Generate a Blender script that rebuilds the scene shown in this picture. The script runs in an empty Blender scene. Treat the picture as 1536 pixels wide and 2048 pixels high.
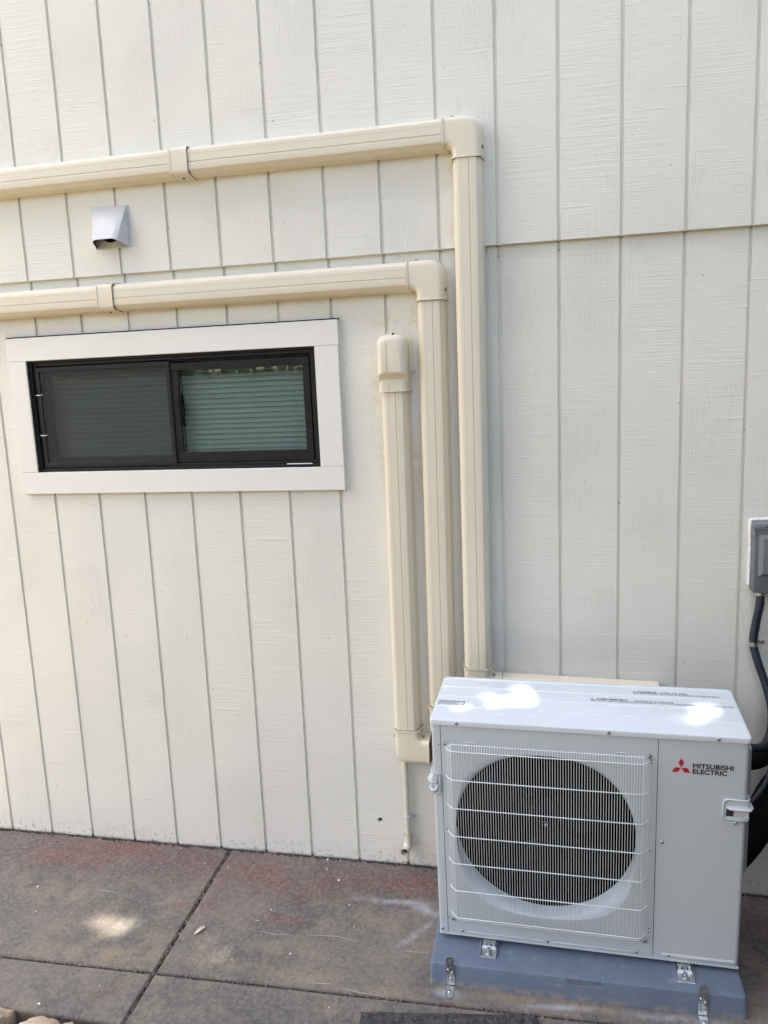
import bpy, bmesh, math, random
from mathutils import Vector, Matrix, Euler, noise
random.seed(7)
scene = bpy.context.scene
PI = math.pi

# ------------------------------------------------------------------ camera
cam_d = bpy.data.cameras.new("camera"); cam = bpy.data.objects.new("camera", cam_d)
scene.collection.objects.link(cam); scene.camera = cam
cam_d.sensor_fit = 'VERTICAL'; cam_d.sensor_height = 24.0; cam_d.lens = 24.0 * 1573.96 / 2048.0
cam_d.clip_start = 0.02; cam_d.clip_end = 500
a, b, c = 0.21413, -0.16542, 0.04284
Mc = Matrix.Rotation(a, 3, 'Z') @ Matrix.Rotation(b, 3, 'X') @ Matrix.Rotation(c, 3, 'Y') @ Matrix.Rotation(PI / 2, 3, 'X')
cam.matrix_world = Matrix.Translation((2.18848, -2.86052, 1.94461)) @ Mc.to_4x4()

# ------------------------------------------------------------------ sky, sun, exposure
SUN = Vector((-0.40, -0.50, 0.86)).normalized()          # direction towards the sun
SUN_EL = math.asin(SUN.z); SUN_AZ = math.atan2(SUN.x, SUN.y)
world = bpy.data.worlds.new("World"); scene.world = world; world.use_nodes = True
wn = world.node_tree.nodes; wl = world.node_tree.links
bg = wn["Background"]; sky = wn.new("ShaderNodeTexSky"); sky.sky_type = 'NISHITA'
sky.sun_disc = False; sky.sun_elevation = SUN_EL; sky.sun_rotation = SUN_AZ
sky.air_density = 1.0; sky.dust_density = 3.0; sky.ozone_density = 1.0
wl.new(sky.outputs[0], bg.inputs[0]); bg.inputs[1].default_value = 0.15
sun_d = bpy.data.lights.new("sun", 'SUN'); sun_d.energy = 4.0; sun_d.angle = math.radians(0.4); sun_d.color = (1.0, 0.955, 0.87)
sun_o = bpy.data.objects.new("sun", sun_d); scene.collection.objects.link(sun_o)
sun_o.location = (0, -4, 9)
sun_o.rotation_euler = SUN.to_track_quat('Z', 'Y').to_euler()
scene.view_settings.view_transform = 'Standard'; scene.view_settings.look = 'None'
scene.view_settings.gamma = 1.0; scene.view_settings.exposure = 1.84
scene.cycles.max_bounces = 10; scene.cycles.diffuse_bounces = 6
scene.cycles.use_denoising = True
scene.cycles.sample_clamp_indirect = 8

# ------------------------------------------------------------------ materials
def new_mat(name, col, rough=0.5, metal=0.0, spec=0.5, coat=0.0):
    m = bpy.data.materials.new(name); m.use_nodes = True
    p = m.node_tree.nodes["Principled BSDF"]
    p.inputs["Base Color"].default_value = (*col, 1); p.inputs["Roughness"].default_value = rough
    p.inputs["Metallic"].default_value = metal; p.inputs["Specular IOR Level"].default_value = spec
    p.inputs["Coat Weight"].default_value = coat
    return m
class NT:
    """small helper to write node graphs"""
    def __init__(s, m): s.t = m.node_tree; s.p = s.t.nodes["Principled BSDF"]
    def n(s, typ, **kw):
        d = s.t.nodes.new(typ)
        for k, v in kw.items(): setattr(d, k, v)
        return d
    def set(s, sock, v):
        if isinstance(v, (int, float)): sock.default_value = v
        elif isinstance(v, (tuple, list)): sock.default_value = tuple(v) if len(v) == len(sock.default_value) else (*v, 1)
        else: s.t.links.new(v, sock)
    def coord(s, scale=(1, 1, 1), loc=(0, 0, 0), rot=(0, 0, 0), src=None):
        if src is None: src = s.n("ShaderNodeTexCoord").outputs["Object"]
        mp = s.n("ShaderNodeMapping"); s.set(mp.inputs[0], src)
        mp.inputs["Location"].default_value = loc; mp.inputs["Rotation"].default_value = rot; mp.inputs["Scale"].default_value = scale
        return mp.outputs[0]
    def geo(s): return s.n("ShaderNodeNewGeometry").outputs["Position"]
    def noise(s, vec, scale=1, detail=3, rough=0.5, dist=0.0, col=False):
        d = s.n("ShaderNodeTexNoise"); s.set(d.inputs["Vector"], vec); d.inputs["Scale"].default_value = scale
        d.inputs["Detail"].default_value = detail; d.inputs["Roughness"].default_value = rough; d.inputs["Distortion"].default_value = dist
        return d.outputs[1 if col else 0]
    def math(s, op, x, y=0.0, z=0.0, clamp=False):
        d = s.n("ShaderNodeMath", operation=op); d.use_clamp = clamp
        s.set(d.inputs[0], x); s.set(d.inputs[1], y); s.set(d.inputs[2], z)
        return d.outputs[0]
    def ramp(s, x, lo, hi, a=0.0, b=1.0, smooth=True):
        d = s.n("ShaderNodeMapRange"); d.interpolation_type = 'SMOOTHSTEP' if smooth else 'LINEAR'
        s.set(d.inputs[0], x); d.inputs[1].default_value = lo; d.inputs[2].default_value = hi
        d.inputs[3].default_value = a; d.inputs[4].default_value = b
        return d.outputs[0]
    def mix(s, f, a, b, mode='MIX'):
        d = s.n("ShaderNodeMix", data_type='RGBA'); d.blend_type = mode
        s.set(d.inputs[0], f); s.set(d.inputs[6], a); s.set(d.inputs[7], b)
        return d.outputs[2]
    def bump(s, h, strength=0.5, dist=0.001, prev=None):
        d = s.n("ShaderNodeBump"); d.inputs["Strength"].default_value = strength; d.inputs["Distance"].default_value = dist
        s.set(d.inputs["Height"], h)
        if prev is not None: s.set(d.inputs["Normal"], prev)
        return d.outputs[0]
    def sep(s, v):
        d = s.n("ShaderNodeSeparateXYZ"); s.set(d.inputs[0], v); return d.outputs
    def spot(s, vec, cx, cy, rx, ry, rot=0.0, soft=0.5, axes='XY'):
        """soft-edged ellipse mask centred on a place of the surface"""
        mp = s.n("ShaderNodeMapping", vector_type='TEXTURE'); s.set(mp.inputs[0], vec)
        if axes == 'XY':
            mp.inputs["Location"].default_value = (cx, cy, 0); mp.inputs["Rotation"].default_value = (0, 0, rot); mp.inputs["Scale"].default_value = (rx, ry, 1e3)
        else:
            mp.inputs["Location"].default_value = (cx, 0, cy); mp.inputs["Rotation"].default_value = (0, rot, 0); mp.inputs["Scale"].default_value = (rx, 1e3, ry)
        l = s.n("ShaderNodeVectorMath", operation='LENGTH'); s.set(l.inputs[0], mp.outputs[0])
        return s.ramp(l.outputs["Value"], soft, 1.0, 1.0, 0.0)

def dusty(m, amt=0.12, scale=6.0, tint=(0.8, 0.72, 0.6), bump=0.0, bscale=300):
    """uneven tone and gloss so no surface is perfectly uniform"""
    t = NT(m); p = t.p; base = tuple(p.inputs["Base Color"].default_value)[:3]; r0 = p.inputs["Roughness"].default_value
    g = t.geo(); n = t.noise(g, scale, 6, 0.6); n2 = t.noise(g, scale * 9, 3, 0.6)
    f = t.math('MULTIPLY', t.ramp(t.math('ADD', t.math('MULTIPLY', n, 0.7), t.math('MULTIPLY', n2, 0.3)), 0.35, 0.7), amt * 2)
    t.set(p.inputs["Base Color"], t.mix(f, base, tuple(base[i] * tint[i] for i in range(3))))
    t.set(p.inputs["Roughness"], t.ramp(n, 0.3, 0.7, max(0.05, r0 - 0.08), min(1, r0 + 0.1)))
    if bump: t.set(p.inputs["Normal"], t.bump(t.noise(g, bscale, 2), bump, 0.0005))
    return m

def siding_mat(name, offs):
    m = new_mat(name, (0.70, 0.685, 0.645), 0.55, spec=0.35); t = NT(m); p = t.p; g = t.geo()
    xyz = t.sep(g)
    # which board: every board gets its own patch of grain
    k = t.math('FLOOR', t.math('DIVIDE', t.math('ADD', xyz[0], 0.22336 + 4.064), 0.2032))
    cmb = t.n("ShaderNodeCombineXYZ"); t.set(cmb.inputs[0], xyz[0]); t.set(cmb.inputs[1], t.math('MULTIPLY', t.math('SINE', t.math('MULTIPLY', k, 12.9 + offs)), 7.0)); t.set(cmb.inputs[2], xyz[2])
    v = cmb.outputs[0]
    # rough-sawn horizontal lines
    mh = t.n("ShaderNodeMapping"); t.set(mh.inputs[0], v); mh.inputs["Scale"].default_value = (5.0, 1.0, 210.0)
    saw = t.noise(mh.outputs[0], 1.0, 2, 0.55)
    mh2 = t.n("ShaderNodeMapping"); t.set(mh2.inputs[0], v); mh2.inputs["Scale"].default_value = (4.0, 1.0, 60.0)
    saw2 = t.ramp(t.noise(mh2.outputs[0], 1.0, 3, 0.6), 0.62, 0.74)
    mask = t.ramp(t.noise(v, 4.0, 3, 0.6), 0.38, 0.6)
    # cedar grain, long and vertical
    mg = t.n("ShaderNodeMapping"); t.set(mg.inputs[0], v); mg.inputs["Scale"].default_value = (34.0, 1.0, 5.0)
    grain = t.n("ShaderNodeTexWave", wave_type='BANDS', bands_direction='X'); t.set(grain.inputs["Vector"], mg.outputs[0])
    grain.inputs["Scale"].default_value = 1.6; grain.inputs["Distortion"].default_value = 6.5; grain.inputs["Detail"].default_value = 3; grain.inputs["Detail Scale"].default_value = 0.8
    gm = t.ramp(t.noise(v, 2.3, 2, 0.5), 0.48, 0.62)
    fine = t.noise(v, 330, 3, 0.6)
    lump = t.noise(v, 45, 4, 0.6)
    h = t.math('ADD', t.math('MULTIPLY', t.math('MULTIPLY', saw, t.ramp(mask, 0, 1, 0.35, 1.0)), 0.9), t.math('MULTIPLY', saw2, 0.35))
    h = t.math('ADD', h, t.math('MULTIPLY', t.math('MULTIPLY', grain.outputs[1], gm), 0.45))
    h = t.math('ADD', h, t.math('ADD', t.math('MULTIPLY', fine, 0.35), t.math('MULTIPLY', lump, 0.35)))
    t.set(p.inputs["Normal"], t.bump(h, 0.8, 0.0022))
    # colour: slow unevenness, small chips, beige overspray round the fittings, splash dirt at the foot
    base = t.mix(t.ramp(t.noise(g, 1.6, 4), 0.3, 0.7), (0.758, 0.744, 0.662), (0.712, 0.704, 0.642))
    base = t.mix(t.ramp(t.noise(g, 55, 2, 0.5), 0.735, 0.76), base, (0.42, 0.38, 0.33))
    over = None
    for (cx, cz, rx, rz, rot) in [(1.852, 2.46, .03, .07, 0), (1.845, 2.64, .04, .05, 0), (1.70, 2.16, .045, .10, 0.3), (1.60, 2.16, .11, .05, 0), (1.556, 1.93, .035, .22, 0), (1.565, 1.72, .03, .25, 0),
                                  (1.886, 2.84, .012, .04, 0), (1.995, 2.65, .02, .035, 0), (1.70, 1.62, .05, .18, 0)]:
        sp = t.spot(g, cx, cz, rx, rz, rot, 0.1, 'XZ')
        over = sp if over is None else t.math('MAXIMUM', over, sp)
    over = t.math('MULTIPLY', over, t.ramp(t.noise(g, 26, 4, 0.65), 0.36, 0.66))
    base = t.mix(t.math('MULTIPLY', over, 0.55), base, (0.60, 0.49, 0.27))
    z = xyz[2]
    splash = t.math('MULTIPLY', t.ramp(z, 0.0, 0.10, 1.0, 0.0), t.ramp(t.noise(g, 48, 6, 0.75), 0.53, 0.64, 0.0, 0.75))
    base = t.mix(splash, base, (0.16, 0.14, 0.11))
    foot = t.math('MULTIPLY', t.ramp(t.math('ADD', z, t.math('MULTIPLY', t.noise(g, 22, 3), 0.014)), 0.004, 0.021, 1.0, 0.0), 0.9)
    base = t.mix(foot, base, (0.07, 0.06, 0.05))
    t.set(p.inputs["Base Color"], base)
    return m

M = {}
M['siding_low'] = siding_mat("painted_siding_lower", 0.0)
M['siding_up'] = siding_mat("painted_siding_upper", 3.3)
M['trim'] = dusty(new_mat("white_trim_paint", (0.775, 0.765, 0.71), 0.5), 0.10, 5, (0.86, 0.82, 0.76), 0.25, 120)
M['duct'] = dusty(new_mat("ivory_duct_plastic", (0.725, 0.665, 0.525), 0.36), 0.08, 7, (0.9, 0.87, 0.8), 0.12, 160)
M['seam'] = new_mat("shadow_gap_plastic", (0.22, 0.18, 0.12), 0.8)
M['pipe'] = dusty(new_mat("ivory_pipe_plastic", (0.66, 0.62, 0.52), 0.4), 0.15, 30)
M['steel'] = dusty(new_mat("zinc_steel", (0.60, 0.62, 0.62), 0.32, 1.0), 0.25, 40, (0.6, 0.62, 0.66))
M['screwdark'] = new_mat("screw_slot_dark", (0.03, 0.028, 0.025), 0.6)
M['galv'] = dusty(new_mat("galvanised_vent_steel", (0.62, 0.63, 0.64), 0.45, 0.0), 0.25, 14, (0.78, 0.8, 0.84), 0.2, 60)
M['hooddark'] = new_mat('dark_hood_steel', (0.10, 0.085, 0.075), 0.8)  # darker colour for the inner faces of the vent hood
M['darkhole'] = new_mat("unlit_interior", (0.012, 0.011, 0.010), 0.9)
M['bronze'] = dusty(new_mat("dark_bronze_vinyl", (0.009, 0.0088, 0.009), 0.42, spec=0.3), 0.3, 20, (1.6, 1.5, 1.4))
M['bronze2'] = dusty(new_mat("dark_screen_frame", (0.012, 0.012, 0.013), 0.45, spec=0.3), 0.3, 20, (1.5, 1.5, 1.4))
M['blind'] = dusty(new_mat("pale_blind_slats", (0.82, 0.85, 0.82), 0.5), 0.12, 12)
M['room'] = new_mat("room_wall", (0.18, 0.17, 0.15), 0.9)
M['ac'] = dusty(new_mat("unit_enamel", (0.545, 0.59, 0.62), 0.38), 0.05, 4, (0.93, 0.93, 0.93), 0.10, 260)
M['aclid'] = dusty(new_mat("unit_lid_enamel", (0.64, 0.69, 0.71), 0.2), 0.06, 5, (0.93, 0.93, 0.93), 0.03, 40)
M['wire'] = new_mat("white_coated_wire", (0.74, 0.79, 0.80), 0.35)
M['bell'] = new_mat("fan_bellmouth_plastic", (0.60, 0.67, 0.74), 0.35)
M['blade'] = new_mat("fan_blade_plastic", (0.003, 0.0035, 0.005), 0.5, spec=0.05)
M['fin'] = new_mat("coil_fins_black", (0.002, 0.0022, 0.003), 0.8, spec=0.02)
M['red'] = new_mat("emblem_red", (0.50, 0.012, 0.022), 0.4)
M['ink'] = new_mat("print_ink", (0.012, 0.012, 0.016), 0.5)
M['sticker'] = new_mat("sticker_paper", (0.60, 0.62, 0.63), 0.45)
M['sticker_grey'] = new_mat("sticker_grey", (0.30, 0.33, 0.34), 0.5)
M['boxgrey'] = dusty(new_mat("grey_box_enamel", (0.115, 0.128, 0.14), 0.4), 0.15, 10, (0.85, 0.87, 0.9), 0.1, 200)
M['boxlight'] = new_mat("grey_box_enamel_cap", (0.15, 0.165, 0.175), 0.4)
M['caulk'] = dusty(new_mat("white_caulk", (0.82, 0.82, 0.80), 0.5), 0.1, 40, bump=0.6, bscale=90)
M['conduit'] = new_mat("dark_grey_conduit", (0.018, 0.024, 0.036), 0.35, spec=0.35)
M['foam'] = new_mat("black_pipe_insulation", (0.004, 0.0042, 0.0045), 0.8, spec=0.12)
M['cable'] = new_mat("dark_cable_jacket", (0.05, 0.06, 0.065), 0.45)
M['leafdry'] = dusty(new_mat("dry_pale_leaf", (0.62, 0.56, 0.42), 0.7), 0.3, 60)
M['leafred'] = new_mat("dry_red_leaf", (0.24, 0.07, 0.03), 0.7)
M['leafgrey'] = dusty(new_mat("dry_grey_leaf", (0.30, 0.27, 0.25), 0.7), 0.3, 60)
M['fleck'] = new_mat("paint_chip_white", (0.78, 0.77, 0.73), 0.6)
M['twig'] = new_mat("dark_twig_bark", (0.06, 0.05, 0.045), 0.8)

def pad_mat():
    m = new_mat("blue_grey_pad_plastic", (0.15, 0.19, 0.26), 0.5); t = NT(m); g = t.geo()
    n = t.noise(g, 9, 5, 0.65); s = t.ramp(t.noise(t.coord((1, 1, 3), src=g), 16, 5, 0.7), 0.56, 0.72)
    b = t.mix(t.ramp(n, 0.3, 0.7), (0.145, 0.185, 0.25), (0.125, 0.16, 0.22)); b = t.mix(t.math('MULTIPLY', s, 0.55), b, (0.30, 0.31, 0.30)); b = t.mix(t.math('MULTIPLY', t.ramp(t.noise(g, 190, 3, 0.6), 0.60, 0.70), 0.4), b, (0.35, 0.34, 0.32)); lo = t.sep(g)[2]; b = t.mix(t.math('MULTIPLY', t.ramp(lo, -0.018, 0.012, 0.8, 0.0), t.ramp(t.noise(g, 30, 5, 0.7), 0.4, 0.6)), b, (0.30, 0.27, 0.23))
    t.set(t.p.inputs["Base Color"], b); t.set(t.p.inputs["Normal"], t.bump(t.noise(g, 420, 2), 0.25, 0.0006))
    return m
M['pad'] = pad_mat()

def concrete_mat():
    m = new_mat("stained_broom_concrete", (0.15, 0.13, 0.125), 0.85, spec=0.3); t = NT(m); g = t.geo()
    v1 = t.noise(g, 2.2, 6, 0.62); v2 = t.noise(g, 7, 6, 0.65, 0.4); v3 = t.noise(g, 60, 4, 0.7)
    base = t.mix(t.ramp(v1, 0.3, 0.7), (0.178, 0.154, 0.134), (0.100, 0.096, 0.091))
    base = t.mix(t.ramp(v2, 0.44, 0.68, 0.0, 0.80), base, (0.225, 0.188, 0.145))
    gxyz = t.sep(g)
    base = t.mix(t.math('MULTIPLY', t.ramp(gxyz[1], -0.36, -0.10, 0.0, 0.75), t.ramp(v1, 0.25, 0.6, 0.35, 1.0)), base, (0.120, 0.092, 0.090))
    streak = t.noise(t.coord((60, 7, 1), rot=(0, 0, -0.55), src=g), 1.6, 4, 0.7)
    base = t.mix(t.math('MULTIPLY', t.ramp(streak, 0.52, 0.78, 0.0, 0.38), t.ramp(gxyz[1], -0.15, -0.5)), base, (0.24, 0.205, 0.155))
    # reddish stain left in places
    red = None
    for (cx, cy, rx, ry, rot) in [(1.08, -.15, .50, .17, 0.02), (1.62, -.10, .42, .09, .0), (.2, -.13, .35, .12, .1), (1.20, -.375, .16, .035, 0), (1.22, -.264, .06, .04, .3), (.792, -.361, .12, .035, .1), (.164, -.149, .22, .07, .2), (.86, -.30, .12, .16, 0), (.72, -.80, .09, .05, 0.3), (0.4, -0.07, .5, .10, 0)]:
        sp = t.spot(g, cx, cy, rx, ry, rot, 0.2); red = sp if red is None else t.math('MAXIMUM', red, sp)
    red = t.math('MULTIPLY', red, t.ramp(t.noise(g, 4, 6, 0.7), 0.28, 0.68))
    base = t.mix(t.math('MULTIPLY', red, 0.82), base, (0.165, 0.080, 0.062))
    tan = None
    for (cx, cy, rx, ry, rot) in [(.60, -.64, .40, .07, 0.05), (1.35, -.63, .30, .06, .02), (1.05, -.62, .2, .05, 0), (1.6, -.66, .3, .04, 0), (1.47, -.74, .07, .06, 0), (.87, -.72, .05, .03, 0), (2.2, -.62, .6, .03, 0)]:
        sp = t.spot(g, cx, cy, rx, ry, rot, 0.1); tan = sp if tan is None else t.math('MAXIMUM', tan, sp)
    tan = t.math('MULTIPLY', tan, t.ramp(t.noise(g, 12, 5, 0.7), 0.38, 0.62))
    base = t.mix(t.math('MULTIPLY', tan, 0.6), base, (0.30, 0.235, 0.155))
    # pale drilling dust swept in two arcs from the pad
    dust = None
    for (cx, cy, rx, ry, rot) in [(1.60, -.222, .22, .026, 0.03), (1.72, -.25, .12, .05, -.5), (1.70, -.38, .15, .024, 0.95), (1.85, -.628, .085, .03, 0), (2.55, -.62, .25, .03, 0), (2.2, -.63, .2, .018, .1)]:
        sp = t.spot(g, cx, cy, rx, ry, rot, 0.0); dust = sp if dust is None else t.math('MAXIMUM', dust, sp)
    dust = t.math('MULTIPLY', dust, t.ramp(t.noise(g, 22, 4, 0.6), 0.25, 0.6))
    base = t.mix(t.math('MULTIPLY', dust, 0.85), base, (0.37, 0.39, 0.41))
    scuff = t.ramp(t.noise(t.coord((3, 14, 1), rot=(0, 0, .5), src=g), 2.4, 7, 0.78, 0.6), 0.60, 0.72, 0.0, 0.45)
    base = t.mix(scuff, base, (0.30, 0.27, 0.235))
    # speckle, light grains and dark pits
    base = t.mix(t.ramp(v3, 0.42, 0.64, 0.0, 0.42), base, t.mix(0.5, base, (0.36, 0.33, 0.29)), 'MIX')
    base = t.mix(t.ramp(t.noise(g, 30, 6, 0.75), 0.46, 0.30, 0.0, 0.35), base, (0.062, 0.058, 0.056))
    base = t.mix(t.math('MULTIPLY', t.ramp(t.noise(g, 170, 2, 0.5), 0.64, 0.7), 0.45), base, (0.36, 0.34, 0.31))
    base = t.mix(t.math('MULTIPLY', t.ramp(t.noise(g, 120, 3, 0.6), 0.36, 0.28), 0.6), base, (0.05, 0.048, 0.046))
    t.set(t.p.inputs["Base Color"], base)
    br = t.noise(t.coord((55, 9, 1), rot=(0, 0, -0.5), src=g), 3.0, 3, 0.6)
    h = t.math('ADD', t.math('MULTIPLY', br, 0.5), t.math('ADD', t.math('MULTIPLY', t.noise(g, 150, 4, 0.7), 0.7), t.math('MULTIPLY', v2, 1.5)))
    t.set(t.p.inputs["Normal"], t.bump(h, 0.7, 0.0030))
    return m
M['concrete'] = concrete_mat()

def rough_mat(name, c1, c2, scale, bs=0.8, bd=0.006, c3=None):
    m = new_mat(name, c1, 0.9, spec=0.2); t = NT(m); g = t.geo()
    n = t.noise(g, scale, 7, 0.68, 0.5); b = t.mix(t.ramp(n, 0.35, 0.65), c1, c2)
    if c3: b = t.mix(t.ramp(t.noise(g, scale * 2.3, 4, 0.6), 0.58, 0.68), b, c3)
    t.set(t.p.inputs["Base Color"], b)
    t.set(t.p.inputs["Normal"], t.bump(t.math('ADD', n, t.math('MULTIPLY', t.noise(g, scale * 8, 4, 0.7), 0.5)), bs, bd))
    return m
M['jointfill'] = rough_mat("joint_dirt", (0.03, 0.026, 0.024), (0.09, 0.08, 0.07), 60, c3=(0.3, 0.28, 0.25))
M['paver'] = rough_mat("dark_rough_paver", (0.045, 0.043, 0.045), (0.11, 0.105, 0.105), 45, 1.0, 0.008, (0.20, 0.19, 0.18))
M['sandstone'] = rough_mat("yellow_sandstone", (0.44, 0.30, 0.17), (0.56, 0.47, 0.36), 12, 0.9, 0.012, (0.62, 0.57, 0.50))
M['greystone'] = rough_mat("grey_fieldstone", (0.30, 0.29, 0.27), (0.42, 0.40, 0.37), 16, 0.9, 0.012)
M['soil'] = rough_mat("garden_soil", (0.34, 0.235, 0.10), (0.40, 0.29, 0.13), 14, 1.0, 0.02, (0.44, 0.34, 0.18))
M['mulch'] = rough_mat("dark_mulch", (0.05, 0.035, 0.03), (0.12, 0.09, 0.075), 70, 1.0, 0.01)
M['fencewood'] = rough_mat("weathered_fence_wood", (0.30, 0.29, 0.26), (0.40, 0.385, 0.35), 8, 0.5, 0.004)
M['blockerplastic'] = new_mat('dark_blocker_plastic', (0.035, 0.038, 0.04), 0.5)
M['blockerwood'] = rough_mat("dark_blocker_boards", (0.05, 0.04, 0.03), (0.09, 0.07, 0.05), 9, 0.5, 0.004)
M['bark'] = rough_mat("tree_bark", (0.10, 0.075, 0.055), (0.16, 0.12, 0.09), 18, 1.0, 0.02)
M['leaf'] = rough_mat("tree_leaf_green", (0.06, 0.10, 0.03), (0.10, 0.14, 0.04), 3, 0.1, 0.001)
M['blossom'] = new_mat("pink_blossom", (0.60, 0.22, 0.25), 0.6)

def glass_mat():
    m = new_mat("window_glass", (1, 1, 1), 0.0); t = NT(m)
    out = t.t.nodes["Material Output"]; tr = t.n("ShaderNodeBsdfTransparent"); tr.inputs[0].default_value = (0.83, 0.895, 0.87, 1)
    gl = t.n("ShaderNodeBsdfGlossy"); gl.inputs["Roughness"].default_value = 0.015; gl.inputs[0].default_value = (0.95, 1, 0.98, 1)
    fr = t.n("ShaderNodeFresnel"); fr.inputs[0].default_value = 1.6
    mx = t.n("ShaderNodeMixShader"); t.set(mx.inputs[0], fr.outputs[0]); t.set(mx.inputs[1], tr.outputs[0]); t.set(mx.inputs[2], gl.outputs[0])
    t.set(out.inputs[0], mx.outputs[0]); t.t.nodes.remove(t.p)
    return m
M['glass'] = glass_mat()
def screen_mat():
    m = new_mat("insect_mesh", (0.05, 0.05, 0.05), 0.7); t = NT(m); out = t.t.nodes["Material Output"]
    tr = t.n("ShaderNodeBsdfTransparent"); mx = t.n("ShaderNodeMixShader"); mx.inputs[0].default_value = 0.30
    t.set(mx.inputs[1], tr.outputs[0]); t.set(mx.inputs[2], t.p.outputs[0]); t.set(out.inputs[0], mx.outputs[0])
    return m
M['screen'] = screen_mat()

# ------------------------------------------------------------------ mesh helpers
def woff(par):
    o = Vector((0, 0, 0))
    while par is not None: o += par.location; par = par.parent
    return o
def place(name, me, mat, parent=None, local=False, smooth=True, angle=35):
    o = bpy.data.objects.new(name, me); scene.collection.objects.link(o)
    mats = mat if isinstance(mat, (list, tuple)) else [mat]
    for mm in mats: me.materials.append(mm)
    if parent is not None:
        o.parent = parent
        if not local: me.transform(Matrix.Translation(-woff(parent)))
    if smooth:
        for p in me.polygons: p.use_smooth = True
        try: me.set_sharp_from_angle(angle=math.radians(angle))
        except Exception: pass
    return o
class MB:
    def __init__(s): s.bm = bmesh.new(); s.mi = 0
    def _f(s, vs):
        try:
            f = s.bm.faces.new(vs); f.material_index = s.mi; return f
        except ValueError: return None
    def box(s, x0, x1, y0, y1, z0, z1, bev=0.0, seg=2):
        V = [s.bm.verts.new(p) for p in ((x0, y0, z0), (x1, y0, z0), (x1, y1, z0), (x0, y1, z0), (x0, y0, z1), (x1, y0, z1), (x1, y1, z1), (x0, y1, z1))]
        fs = [s._f([V[i] for i in q]) for q in ((3, 2, 1, 0), (4, 5, 6, 7), (0, 1, 5, 4), (1, 2, 6, 5), (2, 3, 7, 6), (3, 0, 4, 7))]
        if bev > 0:
            es = list({e for f in fs for e in f.edges})
            bmesh.ops.bevel(s.bm, geom=es, offset=bev, segments=seg, profile=0.5, affect='EDGES')
        return s
    def loft(s, rings, cap0=True, cap1=True, closed=True):
        R = [[s.bm.verts.new(p) for p in r] for r in rings]; n = len(R[0])
        for i in range(len(R) - 1):
            for j in range(n if closed else n - 1):
                s._f([R[i][j], R[i][(j + 1) % n], R[i + 1][(j + 1) % n], R[i + 1][j]])
        if cap0: s._f(list(reversed(R[0])))
        if cap1: s._f(R[-1])
        return s
    def tube(s, pts, r, n=10, cap=True):
        pts = [Vector(p) for p in pts]; rings = []; up = None
        for i, p in enumerate(pts):
            d = (pts[min(i + 1, len(pts) - 1)] - pts[max(i - 1, 0)]).normalized()
            if up is None: up = Vector((0, 0, 1)) if abs(d.z) < 0.9 else Vector((0, 1, 0))
            x = d.cross(up).normalized(); y = x.cross(d).normalized(); up = y
            rr = r[i] if isinstance(r, (list, tuple)) else r
            rings.append([p + x * rr * math.cos(2 * PI * k / n) + y * rr * math.sin(2 * PI * k / n) for k in range(n)])
        return s.loft(rings, cap, cap)
    def cyl(s, c, axis, r, h, n=20, r2=None, bev=0):
        c = Vector(c); d = Vector(axis).normalized()
        return s.tube([c, c + d * h], [r, r if r2 is None else r2], n)
    def disc_head(s, c, d, r, h):
        """domed screw head"""
        c = Vector(c); d = Vector(d).normalized()
        return s.tube([c, c + d * h * .5, c + d * h * .85, c + d * h], [r, r * .95, r * .7, r * .3], 14)
    def done(s):
        bmesh.ops.recalc_face_normals(s.bm, faces=s.bm.faces)
        me = bpy.data.meshes.new("mesh"); s.bm.to_mesh(me); s.bm.free(); return me
    def build(s, name, mat, parent=None, **kw):
        o = place(name, s.done(), mat, parent, **kw); o.data.name = name; return o
def empty(name, loc, label, cat, group=None, rot=None):
    o = bpy.data.objects.new(name, None); scene.collection.objects.link(o); o.location = loc
    o.empty_display_size = 0.1
    if rot is not None: o.rotation_euler = rot
    return tag(o, label, cat, group)
def tag(o, label, cat, group=None):
    o['label'] = label; o['category'] = cat
    if group: o['group'] = group
    return o
def screw(c, d, parent, r=0.0045, h=0.003, local=False, mat=None, washer=0):
    b_ = MB()
    if washer: b_.cyl(c, d, washer, 0.0012, 18)
    b_.disc_head(c, d, r, h)
    d_ = Vector(d).normalized(); cc = Vector(c) + d_ * (h + 0.0001)
    s1 = d_.orthogonal().normalized(); s2 = d_.cross(s1)
    b_.mi = 1
    for u in (s1, s2):
        w = d_.cross(u) * r * 0.13
        vs = [b_.bm.verts.new(cc + u * r * .55 + w), b_.bm.verts.new(cc - u * r * .55 + w), b_.bm.verts.new(cc - u * r * .55 - w), b_.bm.verts.new(cc + u * r * .55 - w)]
        b_._f(vs); cc = cc + d_ * 0.0001
    return b_.build('screw', [mat or M['steel'], M['screwdark']], parent, local=local)
def rrect(x0, x1, z0, z1, r, n=6, rs=None):
    """rounded rectangle outline; r or rs=(bl, br, tr, tl)"""
    rs = rs or (r, r, r, r); P = []
    for (cx, cz, a0, rr) in ((x0, z0, PI, rs[0]), (x1, z0, 1.5 * PI, rs[1]), (x1, z1, 0, rs[2]), (x0, z1, .5 * PI, rs[3])):
        ccx = cx + (rr if cx == x0 else -rr); ccz = cz + (rr if cz == z0 else -rr)
        for k in range(n + 1):
            t = a0 + .5 * PI * k / n; P.append((ccx + rr * math.cos(t), ccz + rr * math.sin(t)))
    return P

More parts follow.
